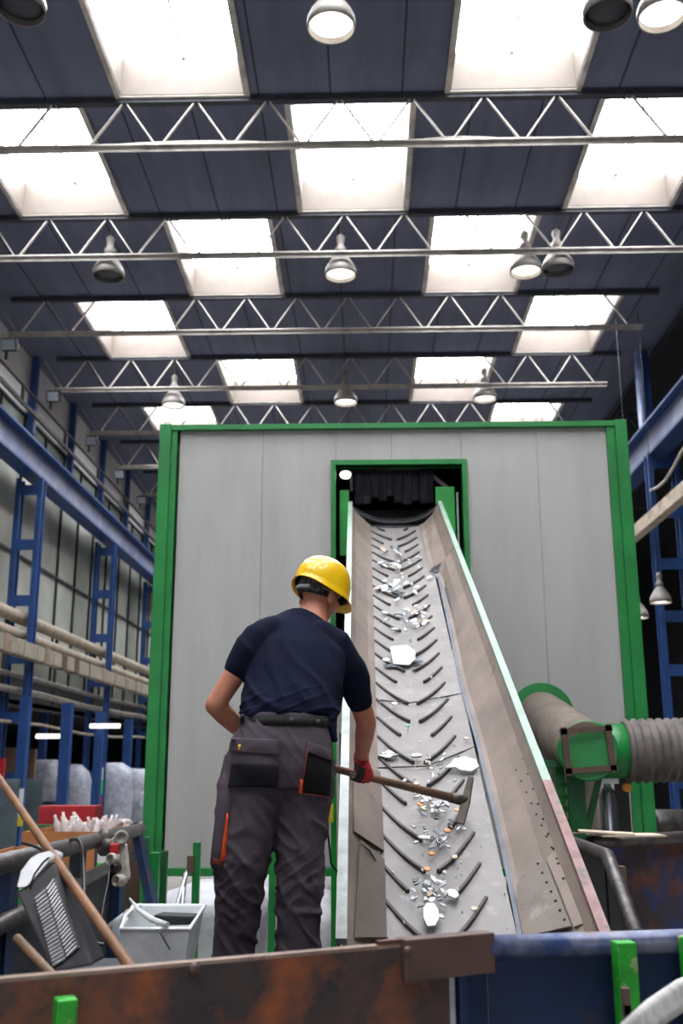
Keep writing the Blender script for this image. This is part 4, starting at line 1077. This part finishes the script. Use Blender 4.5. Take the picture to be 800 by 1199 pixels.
# sockets hanging on the pipe end
sk = thing('socket_strip', 'dirty white strip of three round sockets hanging on the upper rim pipe', 'socket strip', at(138, 1010, 6.2))
q = at(138, 1005, 6.1)
def sq(px, py, Y=6.1): return at(px, py, Y)
slabp = [(129, 982), (138, 978), (147, 990), (151, 1028), (146, 1036), (137, 1030), (130, 1000)]
MB().prism([sq(a, b) for a, b in slabp], (0, .06, 0)).build('housing', 'socket_white', sk, bevel=.01)
for (a, b, r) in ((135, 1006, .034), (137, 1016, .03), (142, 1031, .034)):
    c = sq(a, b, 6.05); MB().lathe([(r, 0), (r, .05), (r*.75, .06), (r*.7, .03), (.0, .03)], c+Vector((0, .02, 0)), (-.5, -1, .05), 16).build('socket', 'socket_white' if r > .033 else 'socket_black', sk)
MB().box(sq(134, 994, 6.06), (.05, .04, .06)).build('red_connector', 'red_plastic', sk, bevel=.008)
mb = MB(); mb.ball(sq(122, 986, 6.2), .055, 10, (1, .7, 1.5)); mb.ball(sq(126, 990, 6.15), .04, 8, (1, .8, 1)); mb.build('clamp', 'pipe_worn', sk)
MB().lathe([(.04, 0), (.043, .02), (.03, .025), (.02, .01), (0, .01)], sq(142, 981, 6.1), (.3, -1, .1), 14).build('cap', 'pipe_grey', sk)
a = at(122, 1015, 7.0)
lb = thing('label_post', 'white and neon green label on a post behind the socket strip', 'post', (a.x, 7.0, 0))
MB().bb(a.x-.07, a.x+.09, 7.0, 7.04, 0, at(122, 990, 7).z).build('post', 'frame_dark', lb)
MB().bb(a.x-.045, a.x+.02, 6.985, 6.999, at(122, 1028, 7).z, at(122, 1010, 7).z).build('green_label', 'sticker_green', lb)
MB().bb(a.x-.045, a.x+.02, 6.985, 6.999, at(122, 1010, 7).z, at(122, 997, 7).z).build('white_label', 'sticker_white', lb)
MB().bb(a.x+.04, a.x+.08, 6.985, 6.999, at(122, 1024, 7).z, at(122, 1000, 7).z).build('green_label', 'sticker_green', lb)
a = at(17, 1060, 5.2); solo(MB().bb(a.x-.05, a.x+.05, 5.2, 5.25, 0, at(17, 1042, 5.2).z), 'green_bar', 'green_light', 'bright green bar behind the vented casing', 'bar')
def cable(pts, r, m, label, name='cable'):
    P_ = [at(*p) for p in pts]; out = []
    for i in range(len(P_)-1):
        a = P_[max(i-1, 0)]; b = P_[i]; c = P_[i+1]; d = P_[min(i+2, len(P_)-1)]
        for k in range(6):
            u = k/6; out.append(.5*((2*b)+(c-a)*u+(2*a-5*b+4*c-d)*u*u+(3*b-a-3*c+d)*u**3))
    out.append(P_[-1]); return solo(MB().tube(out, r, 8), name, m, label, 'cable')
cable([(81, 984, 5.5), (90, 983, 5.3), (96, 991, 5.25), (98, 1015, 5.2), (99, 1060, 5.0), (103, 1085, 4.9), (112, 1103, 4.9), (122, 1106, 4.9)], .009, 'socket_black', 'black cable thrown over the upper rim pipe and hanging down')
cable([(26, 987, 4.6), (38, 990, 4.55), (47, 994, 4.5), (54, 1000, 4.45)], .007, 'socket_black', 'short black cable tie ends sticking off the upper rim pipe')
cable([(128, 1010, 6.0), (127, 1030, 5.8), (122, 1055, 5.6), (119, 1075, 5.5)], .004, 'socket_black', 'thin cable hanging from the socket strip')
cable([(62, 1020, 3.6), (70, 1030, 3.65), (80, 1040, 3.7), (92, 1060, 3.9)], .004, 'galvanised', 'thin pale wire beside the grey casing cap', 'wire')
# crumpled foil rag and clear sheet
random.seed(9)
rows = []
for i in range(9):
    u = i/8; y = 1055+u*60; cx_ = 86+u*6
    rows.append([at(cx_-7+14*j/5+random.uniform(-1.5, 1.5), y+random.uniform(-2, 2), 4.3+random.uniform(-.04, .04)) for j in range(6)])
solo(MB().grid(rows, False), 'torn_rag', 'paper', 'torn grey-beige rag hanging beside the vented casing', 'rag', solid=.003)
rows = []
for i in range(6):
    u = i/5
    rows.append([at(126+u*24+j*2, 1082-u*18+(120-1082+u*18+1000)*0+j*(9-u*2), 4.2+.05*math.sin(i*2+j)) for j in range(5)])
solo(MB().grid(rows), 'clear_sheet', 'clear_film', 'crumpled clear plastic sheet behind the tin bin', 'plastic sheet', solid=.002)

# ============================================================ THE HOE
hb = at(545, 938, 5.12); he = at(308, 879, 4.42)
ho = thing('hoe', 'long-handled hoe with worn steel blade held over the belt', 'hoe', hb)
MB().tube([he, he.lerp(hb, .33), he.lerp(hb, .66), hb], [.0165, .017, .019, .022], 14).build('handle', 'wood_dark', ho)
hd = (hb-he).normalized()
MB().tube([hb-hd*.1, hb+hd*.01], [.024, .027], 14).build('ferrule', 'hoe_steel', ho)
bt = at(551, 909, 5.16); bb_ = at(539, 964, 5.03)
mb = MB(); ax2 = (bt-bb_).normalized(); sd = ax2.cross(Vector((0, 1, 0))).normalized(); fwd_ = Vector((.25, 1, -.3)).normalized()
prof = [bt+sd*.012, bt-sd*.016, (bt+bb_)/2-sd*.022, bb_-sd*.018, bb_+sd*.022, (bt+bb_)/2+sd*.020]
mb.prism([p_*1.0 for p_ in prof], fwd_*.022); mb.build('blade', 'hoe_steel', ho, bevel=.003)

# ============================================================ THE WORKER
man = thing('worker', 'person in yellow helmet and navy T-shirt raking the belt with a hoe, seen from behind', 'person', (-.36, 4.08, PZ))
def ring(c, a, b, wdir, tdir, n=28, sq=2.2):
    c = Vector(c); t = Vector(tdir).normalized(); w = Vector(wdir); w = (w-t*w.dot(t)).normalized(); d = t.cross(w)
    out = []
    for k in range(n):
        q = 2*PI*k/n; ca, sa = math.cos(q), math.sin(q)
        x = abs(ca)**(2/sq)*(1 if ca >= 0 else -1); y = abs(sa)**(2/sq)*(1 if sa >= 0 else -1)
        out.append(c+w*a*x+d*b*y)
    return out
def limb(mb, secs, wdir=(1, 0, 0), n=28, sq=2.0, cap=True):
    """secs: (centre, half width, half depth); rounded ends"""
    S_ = [(Vector(c), a, b) for c, a, b in secs]
    if cap:
        t0 = (S_[1][0]-S_[0][0]).normalized(); t1 = (S_[-1][0]-S_[-2][0]).normalized()
        c, a, b = S_[0]; r = min(a, b); pre = [(c-t0*r*s, a*math.sqrt(1-s*s), b*math.sqrt(1-s*s)) for s in (.95, .8, .5)]
        c, a, b = S_[-1]; r = min(a, b); post = [(c+t1*r*s, a*math.sqrt(1-s*s), b*math.sqrt(1-s*s)) for s in (.5, .8, .95)]
        S_ = pre+S_+post
    rings = []
    for i, (c, a, b) in enumerate(S_):
        t = (S_[min(i+1, len(S_)-1)][0]-S_[max(i-1, 0)][0])
        rings.append(ring(c, a, b, wdir, t, n, sq))
    mb.loft(rings)
def fuse(mb, name, m, parent, voxel, smooth_it=6, disp=None, ms=.5):
    """union of overlapping lofts into one continuous surface"""
    bm = mb.bm; bmesh.ops.recalc_face_normals(bm, faces=bm.faces)
    me = bpy.data.meshes.new('tmp'); bm.to_mesh(me); bm.free()
    o = bpy.data.objects.new('tmp', me); COL.objects.link(o)
    r = o.modifiers.new('r', 'REMESH'); r.mode = 'VOXEL'; r.voxel_size = voxel
    s = o.modifiers.new('s', 'SMOOTH'); s.factor = ms; s.iterations = smooth_it
    dg = bpy.context.evaluated_depsgraph_get(); ev = o.evaluated_get(dg)
    me2 = bpy.data.meshes.new_from_object(ev, depsgraph=dg)
    bpy.data.objects.remove(o); bpy.data.meshes.remove(me)
    if disp:
        ns = [v.normal.copy() for v in me2.vertices]
        for v, nn in zip(me2.vertices, ns): v.co = v.co + nn*disp(v.co)
    bm = bmesh.new(); bm.from_mesh(me2); bpy.data.meshes.remove(me2)
    bvh = BVHTree.FromBMesh(bm)
    q = MB(); q.bm.free(); q.bm = bm
    ob = q.build(name, m, parent, smooth=True)
    return ob, bvh
def S(px, py, Y, hw, b): return (at(px, py, Y), hw*pxm(px, py, Y), b)
# joints
SHL, ELL, WRL = at(295, 757, 4.2), at(252, 826, 4.2), at(300, 872, 4.42)
SHR, ELR, WRR = at(405, 768, 4.28), at(429, 846, 4.42), at(423, 890, 4.6)
HDC = at(377, 692, 4.42)
FWv = Vector((.60, .66, -.27)).normalized(); UPv = (Vector((0.06, 0, 1))-FWv*FWv.dot(Vector((0.06, 0, 1)))).normalized(); RTv = FWv.cross(UPv).normalized()
HM = Matrix((RTv, FWv, UPv)).transposed()          # local x right, y face, z crown
def hd_(x, y, z): return HDC+HM@Vector((x, y, z))
body = MB()
# head: skull, jaw, nose, ears, brow
def ell(mb, c, sx, sy, sz, M=HM, n=16):
    mb.ball(c, 1, n, (sx, sy, sz), M)
ell(body, hd_(0, -.012, .012), .077, .097, .095)
ell(body, hd_(0, .02, -.055), .06, .068, .07)
ell(body, hd_(0, .045, -.095), .036, .035, .028)
ell(body, hd_(0, .095, -.035), .014, .02, .026)
ell(body, hd_(0, .083, -.075), .024, .012, .009)
ell(body, hd_(0, .075, .005), .05, .02, .014)
for s in (-1, 1):
    ell(body, hd_(s*.088, -.016, -.044), .013, .022, .036); ell(body, hd_(s*.094, -.026, -.040), .007, .010, .030)
    ell(body, hd_(s*.045, .055, -.045), .022, .022, .022)
# neck and torso
limb(body, [S(370, 708, 4.40, 17, .058), S(366, 722, 4.37, 19, .062), S(360, 742, 4.32, 26, .07)], sq=2)
limb(body, [S(350, 752, 4.29, 38, .07), S(344, 785, 4.23, 44, .09), S(338, 820, 4.15, 42, .09), S(334, 850, 4.10, 40, .09), S(330, 885, 4.07, 48, .105)], sq=2.3)
# arms
limb(body, [(SHL, .045, .045), (SHL.lerp(ELL, .35), .045, .045), (SHL.lerp(ELL, .5), .047, .047), (SHL.lerp(ELL, .8), .043, .043), (ELL, .042, .042)])
limb(body, [(ELL, .041, .041), (ELL.lerp(WRL, .25), .044, .042), (ELL.lerp(WRL, .6), .036, .034), (WRL, .027, .022)])
limb(body, [(SHR, .042, .042), (SHR.lerp(ELR, .5), .044, .044), (SHR.lerp(ELR, .8), .046, .046), (ELR, .044, .044)])
limb(body, [(ELR, .043, .043), (ELR.lerp(WRR, .3), .043, .041), (ELR.lerp(WRR, .7), .034, .032), (WRR, .028, .024)])
# legs inside the trousers down to the ankles
limb(body, [S(310, 900, 4.08, 25, .08), S(286, 1010, 4.06, 17, .06), S(274, 1120, 4.1, 13, .045), S(273, 1155, 4.1, 12, .042)])
limb(body, [S(355, 900, 4.08, 25, .08), S(351, 1010, 4.08, 17, .06), S(350, 1120, 4.1, 13, .045), S(350, 1155, 4.1, 12, .042)])
# left bare-side hand is gloved too; palms belong to the body
def palm(mb, W, G, s, hdir):
    limb(mb, [(W, .026, .022), (W.lerp(G, .45), .036, .022), (W.lerp(G, .95), .042, .02)], wdir=hdir)
HDR = hd; GR = at(423, 906, 4.60); GLh = he.lerp(hb, .0)+hd*.06
palm(body, WRR, GR+Vector((0, 0, .015)), 1, HDR)
palm(body, WRL, GLh+Vector((0, 0, .02)), 1, HDR)
bodyo, _ = fuse(body, 'body', 'skin', man, .0065, 8)
for s in (-1, 1):
    e = MB(); e.ball(hd_(s*.026, .064, -.014), .0105, 10); e.build('eye', 'eye_white', man)
# gloves: back of hand, four curled fingers and a thumb around the handle
def glove(W, name, grip, side):
    g_ = thing_child(name)
def hand_glove(W, G, arm_from, lab, thumbside):
    mb = MB(); up = (W-G).normalized()
    up = (up-hd*up.dot(hd)).normalized(); out = hd.cross(up).normalized()      # out: sideways off the handle
    if out.y > 0: out = -out                                                    # back of the hand faces the camera
    limb(mb, [(W+(W-G).normalized()*.02, .034, .031), (W, .036, .031), (W.lerp(G, .5)+out*.012, .042, .03), (G+out*.022+up*.012, .046, .024), (G+out*.026-up*.012, .043, .018)], wdir=hd)
    for k in range(4):                                                          # fingers wrap over the handle, down and behind
        o_ = hd*((k-1.5)*.0225); r = (.0115, .012, .0118, .0105)[k]; ln = (1, 1.08, 1.03, .85)[k]
        A = G+o_
        pts = [A+out*.030+up*.006, A+out*.031-up*.016*ln, A+out*.012-up*.031*ln, A-out*.014-up*.028*ln, A-out*.028-up*.008*ln]
        limb(mb, [(p, r*(1-.05*i), r*(1-.05*i)) for i, p in enumerate(pts)], wdir=hd, n=12)
    A = G+hd*(.04*thumbside)
    pts = [W.lerp(G, .55)+hd*(.028*thumbside)+out*.008, A+up*.022-out*.008, A+up*.006-out*.026, A-up*.010-out*.03]
    limb(mb, [(p, .0135-.001*i, .0135-.001*i) for i, p in enumerate(pts)], wdir=hd, n=12)
    o, _ = fuse(mb, 'glove', 'glove_red', man, .0036, 3, ms=.35)
    o['label'] = lab
    return o, G, out, up
ogl, G_, out_, up_ = hand_glove(WRR, GR, ELR, 'red work glove on the right hand', 1)
MB().box(G_+out_*.006-hd*.045+up_*.0, (.001, .001, .001)) 
ogl.data.materials.append(MATS['glove_black'])
for p in ogl.data.polygons:
    c = ORG[ogl]+p.center; v = c-G_
    if v.dot(hd) < -.012 and v.dot(up_) < .03+.01*math.sin(c.x*90): p.material_index = 1
ogl2, *_ = hand_glove(WRL, GLh, ELL, 'red work glove on the left hand', -1)
# T-shirt
def folds(k1, amp, freq=(9, 9, 26), shear=0., seed=0.):
    def f(c):
        q = Vector((c.x*freq[0]+seed, c.y*freq[1], (c.z+c.x*shear)*freq[2]))
        v = 1-abs(noise.noise(q))*2.2
        return amp*(v-.35)+amp*.5*noise.noise(q*2.3)
    return f
sh = MB()
limb(sh, [S(367, 724, 4.345, 21, .060), S(362, 731, 4.335, 33, .070), S(352, 745, 4.30, 50, .095), S(347, 768, 4.26, 61, .128), S(344, 795, 4.21, 58.5, .14), S(341, 820, 4.16, 57, .138), S(337, 836, 4.125, 57, .138), S(337, 847, 4.115, 57, .142)], sq=2.25, cap=False, n=40)
limb(sh, [S(386, 840, 4.1, 7, .06), S(389, 856, 4.09, 6.5, .06), S(391, 864, 4.09, 5, .05)], sq=2)
sl1 = SHL.lerp(ELL, .36); sl2 = SHR.lerp(ELR, .66)
limb(sh, [(at(318, 738, 4.25), .062, .062), (at(302, 748, 4.22), .07, .068), (SHL.lerp(ELL, .12), .07, .068), (sl1, .062, .063)], sq=2)
limb(sh, [(at(375, 745, 4.27), .07, .066), (at(392, 755, 4.27), .074, .07), (SHR.lerp(ELR, .2), .068, .068), (SHR.lerp(ELR, .45), .064, .064), (sl2, .060, .061)], sq=2)
def shirtf(c):
    px, py = proj(c)
    u = max(0, min(1, (py-735)/70)); k = max(0, min(1, (py-795)/35))
    dl = (c-sl1).length; dr = (c-sl2).length; hem = min(1, max(0, (min(dl, dr)-.06)/.05))
    a = c.x*.8+c.z*.6; b = c.x*.6-c.z*.8
    w = max(0, 1-abs(noise.noise(Vector((a*11, c.y*3, b*3.2))))*4.2)
    w2 = max(0, 1-abs(noise.noise(Vector((c.x*4+5, c.y*4, c.z*22-c.x*8))))*4)
    return hem*(.010*w*(.3+u)+.008*w2*k)-.003*u
shirt, sbvh = fuse(sh, 'tshirt', 'tshirt', man, .0065, 5, shirtf)
# trousers
tr = MB()
limb(tr, [S(336, 842, 4.10, 50, .122), S(335, 856, 4.09, 54, .128), S(331, 876, 4.075, 61, .135), S(327, 900, 4.07, 65, .135), S(326, 922, 4.07, 64, .12)], sq=2.5, cap=False, n=40)
limb(tr, [S(304, 895, 4.075, 43, .115), S(294, 930, 4.07, 41, .115), S(288, 970, 4.06, 37.5, .11), S(284, 1005, 4.05, 32, .1), S(281, 1035, 4.06, 28.5, .09), S(278, 1070, 4.08, 26, .08), S(274, 1110, 4.1, 25.5, .078), S(273, 1152, 4.1, 25, .078)], sq=2.2, n=36, cap=False)
limb(tr, [S(352, 895, 4.085, 42, .115), S(355, 930, 4.085, 36, .112), S(353, 970, 4.085, 30, .105), S(351, 1005, 4.085, 28, .096), S(350, 1035, 4.085, 27, .09), S(350, 1070, 4.09, 26, .082), S(349, 1110, 4.1, 26, .078), S(349, 1152, 4.1, 25.5, .078)], sq=2.2, n=36, cap=False)
def trf(c):
    px, py = proj(c)
    q = Vector((c.x*9, c.y*6, c.z*13+c.x*12)); w = max(0, 1-abs(noise.noise(q+Vector((2, 0, 1))))*4)
    q2 = Vector((c.x*14, c.y*8, c.z*20-c.x*14)); w2 = max(0, 1-abs(noise.noise(q2))*3.5)
    k = .35+.65*max(0, min(1, (py-900)/60)); kn = math.exp(-((py-1040)/45)**2)
    return .0095*w*k+.007*w2*kn-.002
trous, tbvh = fuse(tr, 'trousers', 'trouser', man, .0065, 4, trf)
# patches that lie on the cloth: pockets, flaps, stripes
def patch(poly, bvh, off, th, name, m, parent, n=10, bulge=0, label=None, edge=True):
    """four image-plane corners (tl,tr,br,bl) dropped onto the garment, given real thickness"""
    tl, tr_, br_, bl_ = poly; rows = []; last = 4.0
    for i in range(n+1):
        v = i/n; row = []
        for j in range(n+1):
            u = j/n
            x = (tl[0]*(1-u)+tr_[0]*u)*(1-v)+(bl_[0]*(1-u)+br_[0]*u)*v
            y = (tl[1]*(1-u)+tr_[1]*u)*(1-v)+(bl_[1]*(1-u)+br_[1]*u)*v
            d = ray(x, y).normalized(); h = bvh.ray_cast(EYE, d)
            if h[0] is None: P_ = EYE+d*last; nn = -d
            else: P_ = h[0]; nn = h[1] if h[1].dot(d) < 0 else -h[1]; last = h[3]
            row.append(P_-d*(off+bulge*math.sin(PI*u)*math.sin(PI*min(1, v*1.1))))
        rows.append(row)
    o = MB().grid(rows).build(name, m, parent, solid=th)
    if label: o['label'] = label
    return o
pk = patch([(274, 868), (327, 873), (325, 921), (268, 921)], tbvh, .006, .008, 'back_pocket', 'trouser', trous, bulge=.006)
patch([(272, 893), (326, 896), (325, 922), (267, 922)], tbvh, .014, .005, 'reinforcement', 'trouser_black', pk, bulge=.006, label='black lower half of the left back pocket')
patch([(271, 864), (329, 866), (327, 884), (270, 880)], tbvh, .018, .006, 'flap', 'trouser', pk, bulge=.004)
pk = patch([(361, 872), (388, 884), (386, 933), (352, 929)], tbvh, .006, .008, 'back_pocket', 'trouser_black', trous, bulge=.004, label='black right back pocket with orange piping')
patch([(359, 868), (389, 879), (389, 891), (359, 880)], tbvh, .016, .006, 'flap', 'trouser', pk)
patch([(360, 876), (361.3, 877), (353.3, 928), (351.8, 926)], tbvh, .018, .004, 'piping', 'piping_dark', pk, n=6)
patch([(352, 912), (355, 914), (354, 930), (350, 928)], tbvh, .020, .005, 'piping', 'orange_cloth', pk, n=4)
patch([(352, 928), (385, 932.5), (385, 934), (352, 929.5)], tbvh, .018, .004, 'piping', 'piping_dark', pk, n=6)
def lump(secs, name, m, label, par=None, **k):
    mb = MB(); limb(mb, secs, **k); o = mb.build(name, m, par or trous, smooth=True); o['label'] = label; return o
# cargo pocket bulging off the left thigh
cp = MB(); cy0, cy1 = 925, 1016
rings = []
for (py, x0, x1, dep) in ((903, 262, 282, .05), (920, 257, 284, .07), (940, 254, 280, .085), (965, 252, 275, .09), (990, 249, 271, .09), (1010, 247, 269, .085), (1016, 249, 267, .07)):
    c = at((x0+x1)/2, py, 4.04); rings.append(ring(c, (x1-x0)/2*pxm(x0, py, 4.04), dep, (1, 0, 0), (0, 0, 1), 20, 2.6))
cp.loft(rings); cpo = cp.build('cargo_pocket', 'trouser', trous, smooth=True, bevel=0); cpo['label'] = 'bulging cargo pocket on the left thigh'
cbm = bmesh.new(); cbm.from_mesh(cpo.data); bmesh.ops.translate(cbm, verts=cbm.verts, vec=ORG[cpo]); cbvh = BVHTree.FromBMesh(cbm)
patch([(265.6, 952), (267, 952), (265.5, 1009), (258, 1008)], cbvh, .006, .005, 'stripe', 'orange_cloth', cpo, n=8, label='orange stripe')
patch([(250, 1005), (267, 1009), (267, 1015), (249, 1012)], cbvh, .004, .005, 'hem', 'piping_dark', cpo, n=5, label='dark orange hem')
patch([(279, 872), (282, 872), (281, 879), (279, 879)], tbvh, .028, .006, 'zip_pull', 'brass', trous, n=3, label='brass zip pull')
# belt and loops
rings = []
mb = MB()
for c in (S(336.0, 841, 4.105, 52, .131), S(336.5, 853, 4.098, 54.5, .137)):
    rg = ring(c[0], c[1], c[2], (1, 0, -.09), (.0, .05, 1), 48, 2.4); rings.append(rg)
mb.grid([r+[r[0]] for r in rings]); be = mb.build('belt', 'belt_web', man, solid=.006)
bbm = bmesh.new(); bbm.from_mesh(be.data); bmesh.ops.translate(bbm, verts=bbm.verts, vec=ORG[be]); bbv = BVHTree.FromBMesh(bbm)
for x in (283, 341, 372):
    patch([(x-2, 837+(x-283)*.06), (x+3, 837+(x-283)*.06), (x+3, 856+(x-283)*.06), (x-2, 856+(x-283)*.06)], bbv, .008, .005, 'belt_loop', 'trouser', trous, n=4)
# hair, helmet
hm = MB()
ell(hm, hd_(0, -.020, .004), .086, .102, .098); ho_ = hm.build('hair', 'hair', man, smooth=True)
bm = bmesh.new(); bm.from_mesh(ho_.data)
inv = HM.transposed()
dele = [v for v in bm.verts if (lambda q: q.z < -.062 or q.y > .02 and q.z < .03 or (abs(q.x) > .065 and q.z < -.03 and q.y > -.03))(inv @ (v.co+ORG[ho_]-HDC))]
bmesh.ops.delete(bm, geom=dele, context='VERTS'); bm.to_mesh(ho_.data)
hs_ = ho_.modifiers.new('s', 'SOLIDIFY'); hs_.thickness = .006
def helmet_ring(r, th, rise):
    pass
hl = MB(); NT = 56; rows = []
prof = [(1.0, .0), (.995, .03), (.975, .065), (.92, .10), (.82, .128), (.66, .151), (.45, .167), (.22, .175), (.03, .178)]
def rimdz(a):          # arched up at the back, dropped a little at the front
    back = max(0, -math.sin(a)); return .037*back**2
hx, hy = .112, .138
rim = []
for k in range(NT):
    a = 2*PI*k/NT; ca, sa = math.cos(a), math.sin(a); fr = max(0, sa)**3
    rim.append(hd_((hx+.012)*ca*(1-.06*fr), (hy+.012+.032*fr)*sa, -.028-.004*fr+rimdz(a)))
rim2 = []
for k in range(NT):
    a = 2*PI*k/NT; rim2.append(hd_(hx*1.0*math.cos(a), hy*math.sin(a), -.016+rimdz(a)*.9))
lay = [rim, rim2]
for r, z in prof[1:]:
    lay.append([hd_(hx*r*math.cos(2*PI*k/NT), (hy*r)*math.sin(2*PI*k/NT)-.004, -.014+z*.93+rimdz(2*PI*k/NT)*(.8-r*0)*max(0, 1-z*10)) for k in range(NT)])
hl.loft(lay, False); vs = hl.bm.verts
hl.bm.verts.ensure_lookup_table()
he_o = hl.build('helmet', 'helmet_yellow', man, solid=.004)
he_o['label'] = 'yellow hard hat'
il = MB(); il.loft([[hd_(hx*.97*r*math.cos(2*PI*k/NT), (hy*.97*r)*math.sin(2*PI*k/NT)-.004, -.014+z*.9+rimdz(2*PI*k/NT)*.8*max(0, 1-z*10)) for k in range(NT)] for r, z in prof], False)
il.build('liner', 'helmet_inner', he_o, solid=.002)
# headband with rear adjuster, ridge along the shell
hbm = MB(); rw = []
for z in (-.048, -.022):
    rw.append([hd_(.084*math.cos(PI+PI*k/24), .004+.108*math.sin(PI+PI*k/24), z) for k in range(25)])
hbm.grid(rw); hbm.build('headband', 'helmet_inner', he_o, solid=.004)
rw = []
for z in (-.040, -.022):
    rw.append([hd_(.096*math.cos(1.5*PI-.42+.9*k/10), .000+.126*math.sin(1.5*PI-.42+.9*k/10), z) for k in range(11)])
MB().grid(rw).build('adjuster', 'strap_grey', he_o, solid=.005)
# boots
for px in (273, 350):
    a = at(px, 1165, 4.1); c = Vector((a.x, 4.1, PZ))
    mb = MB(); limb(mb, [(c+Vector((0, -.07, .05)), .045, .045), (c+Vector((0, .03, .055)), .05, .05), (c+Vector((0, .13, .045)), .052, .04), (c+Vector((0, .19, .035)), .04, .03)])
    limb(mb, [(c+Vector((0, -.02, .07)), .045, .05), (c+Vector((0, -.02, .17)), .045, .05)])
    o, _ = fuse(mb, 'boot', 'boot', man, .008, 3)

# ============================================================ LIGHT AND VIEW
wd = bpy.data.worlds.new('world'); SC.world = wd; wd.use_nodes = True
bg = wd.node_tree.nodes['Background']; bg.inputs[0].default_value = (.75, .85, 1, 1); bg.inputs[1].default_value = 1.0
vs_ = SC.view_settings
SC.display_settings.display_device = 'sRGB'
vs_.view_transform = 'Standard'; vs_.look = 'None'; vs_.gamma = 1; vs_.use_curve_mapping = False; vs_.exposure = 0.13
SC.cycles.max_bounces = 6; SC.cycles.diffuse_bounces = 4; SC.cycles.glossy_bounces = 3; SC.cycles.transparent_max_bounces = 8
SC.cycles.use_denoising = True; SC.cycles.sample_clamp_indirect = 8; SC.cycles.use_light_tree = True
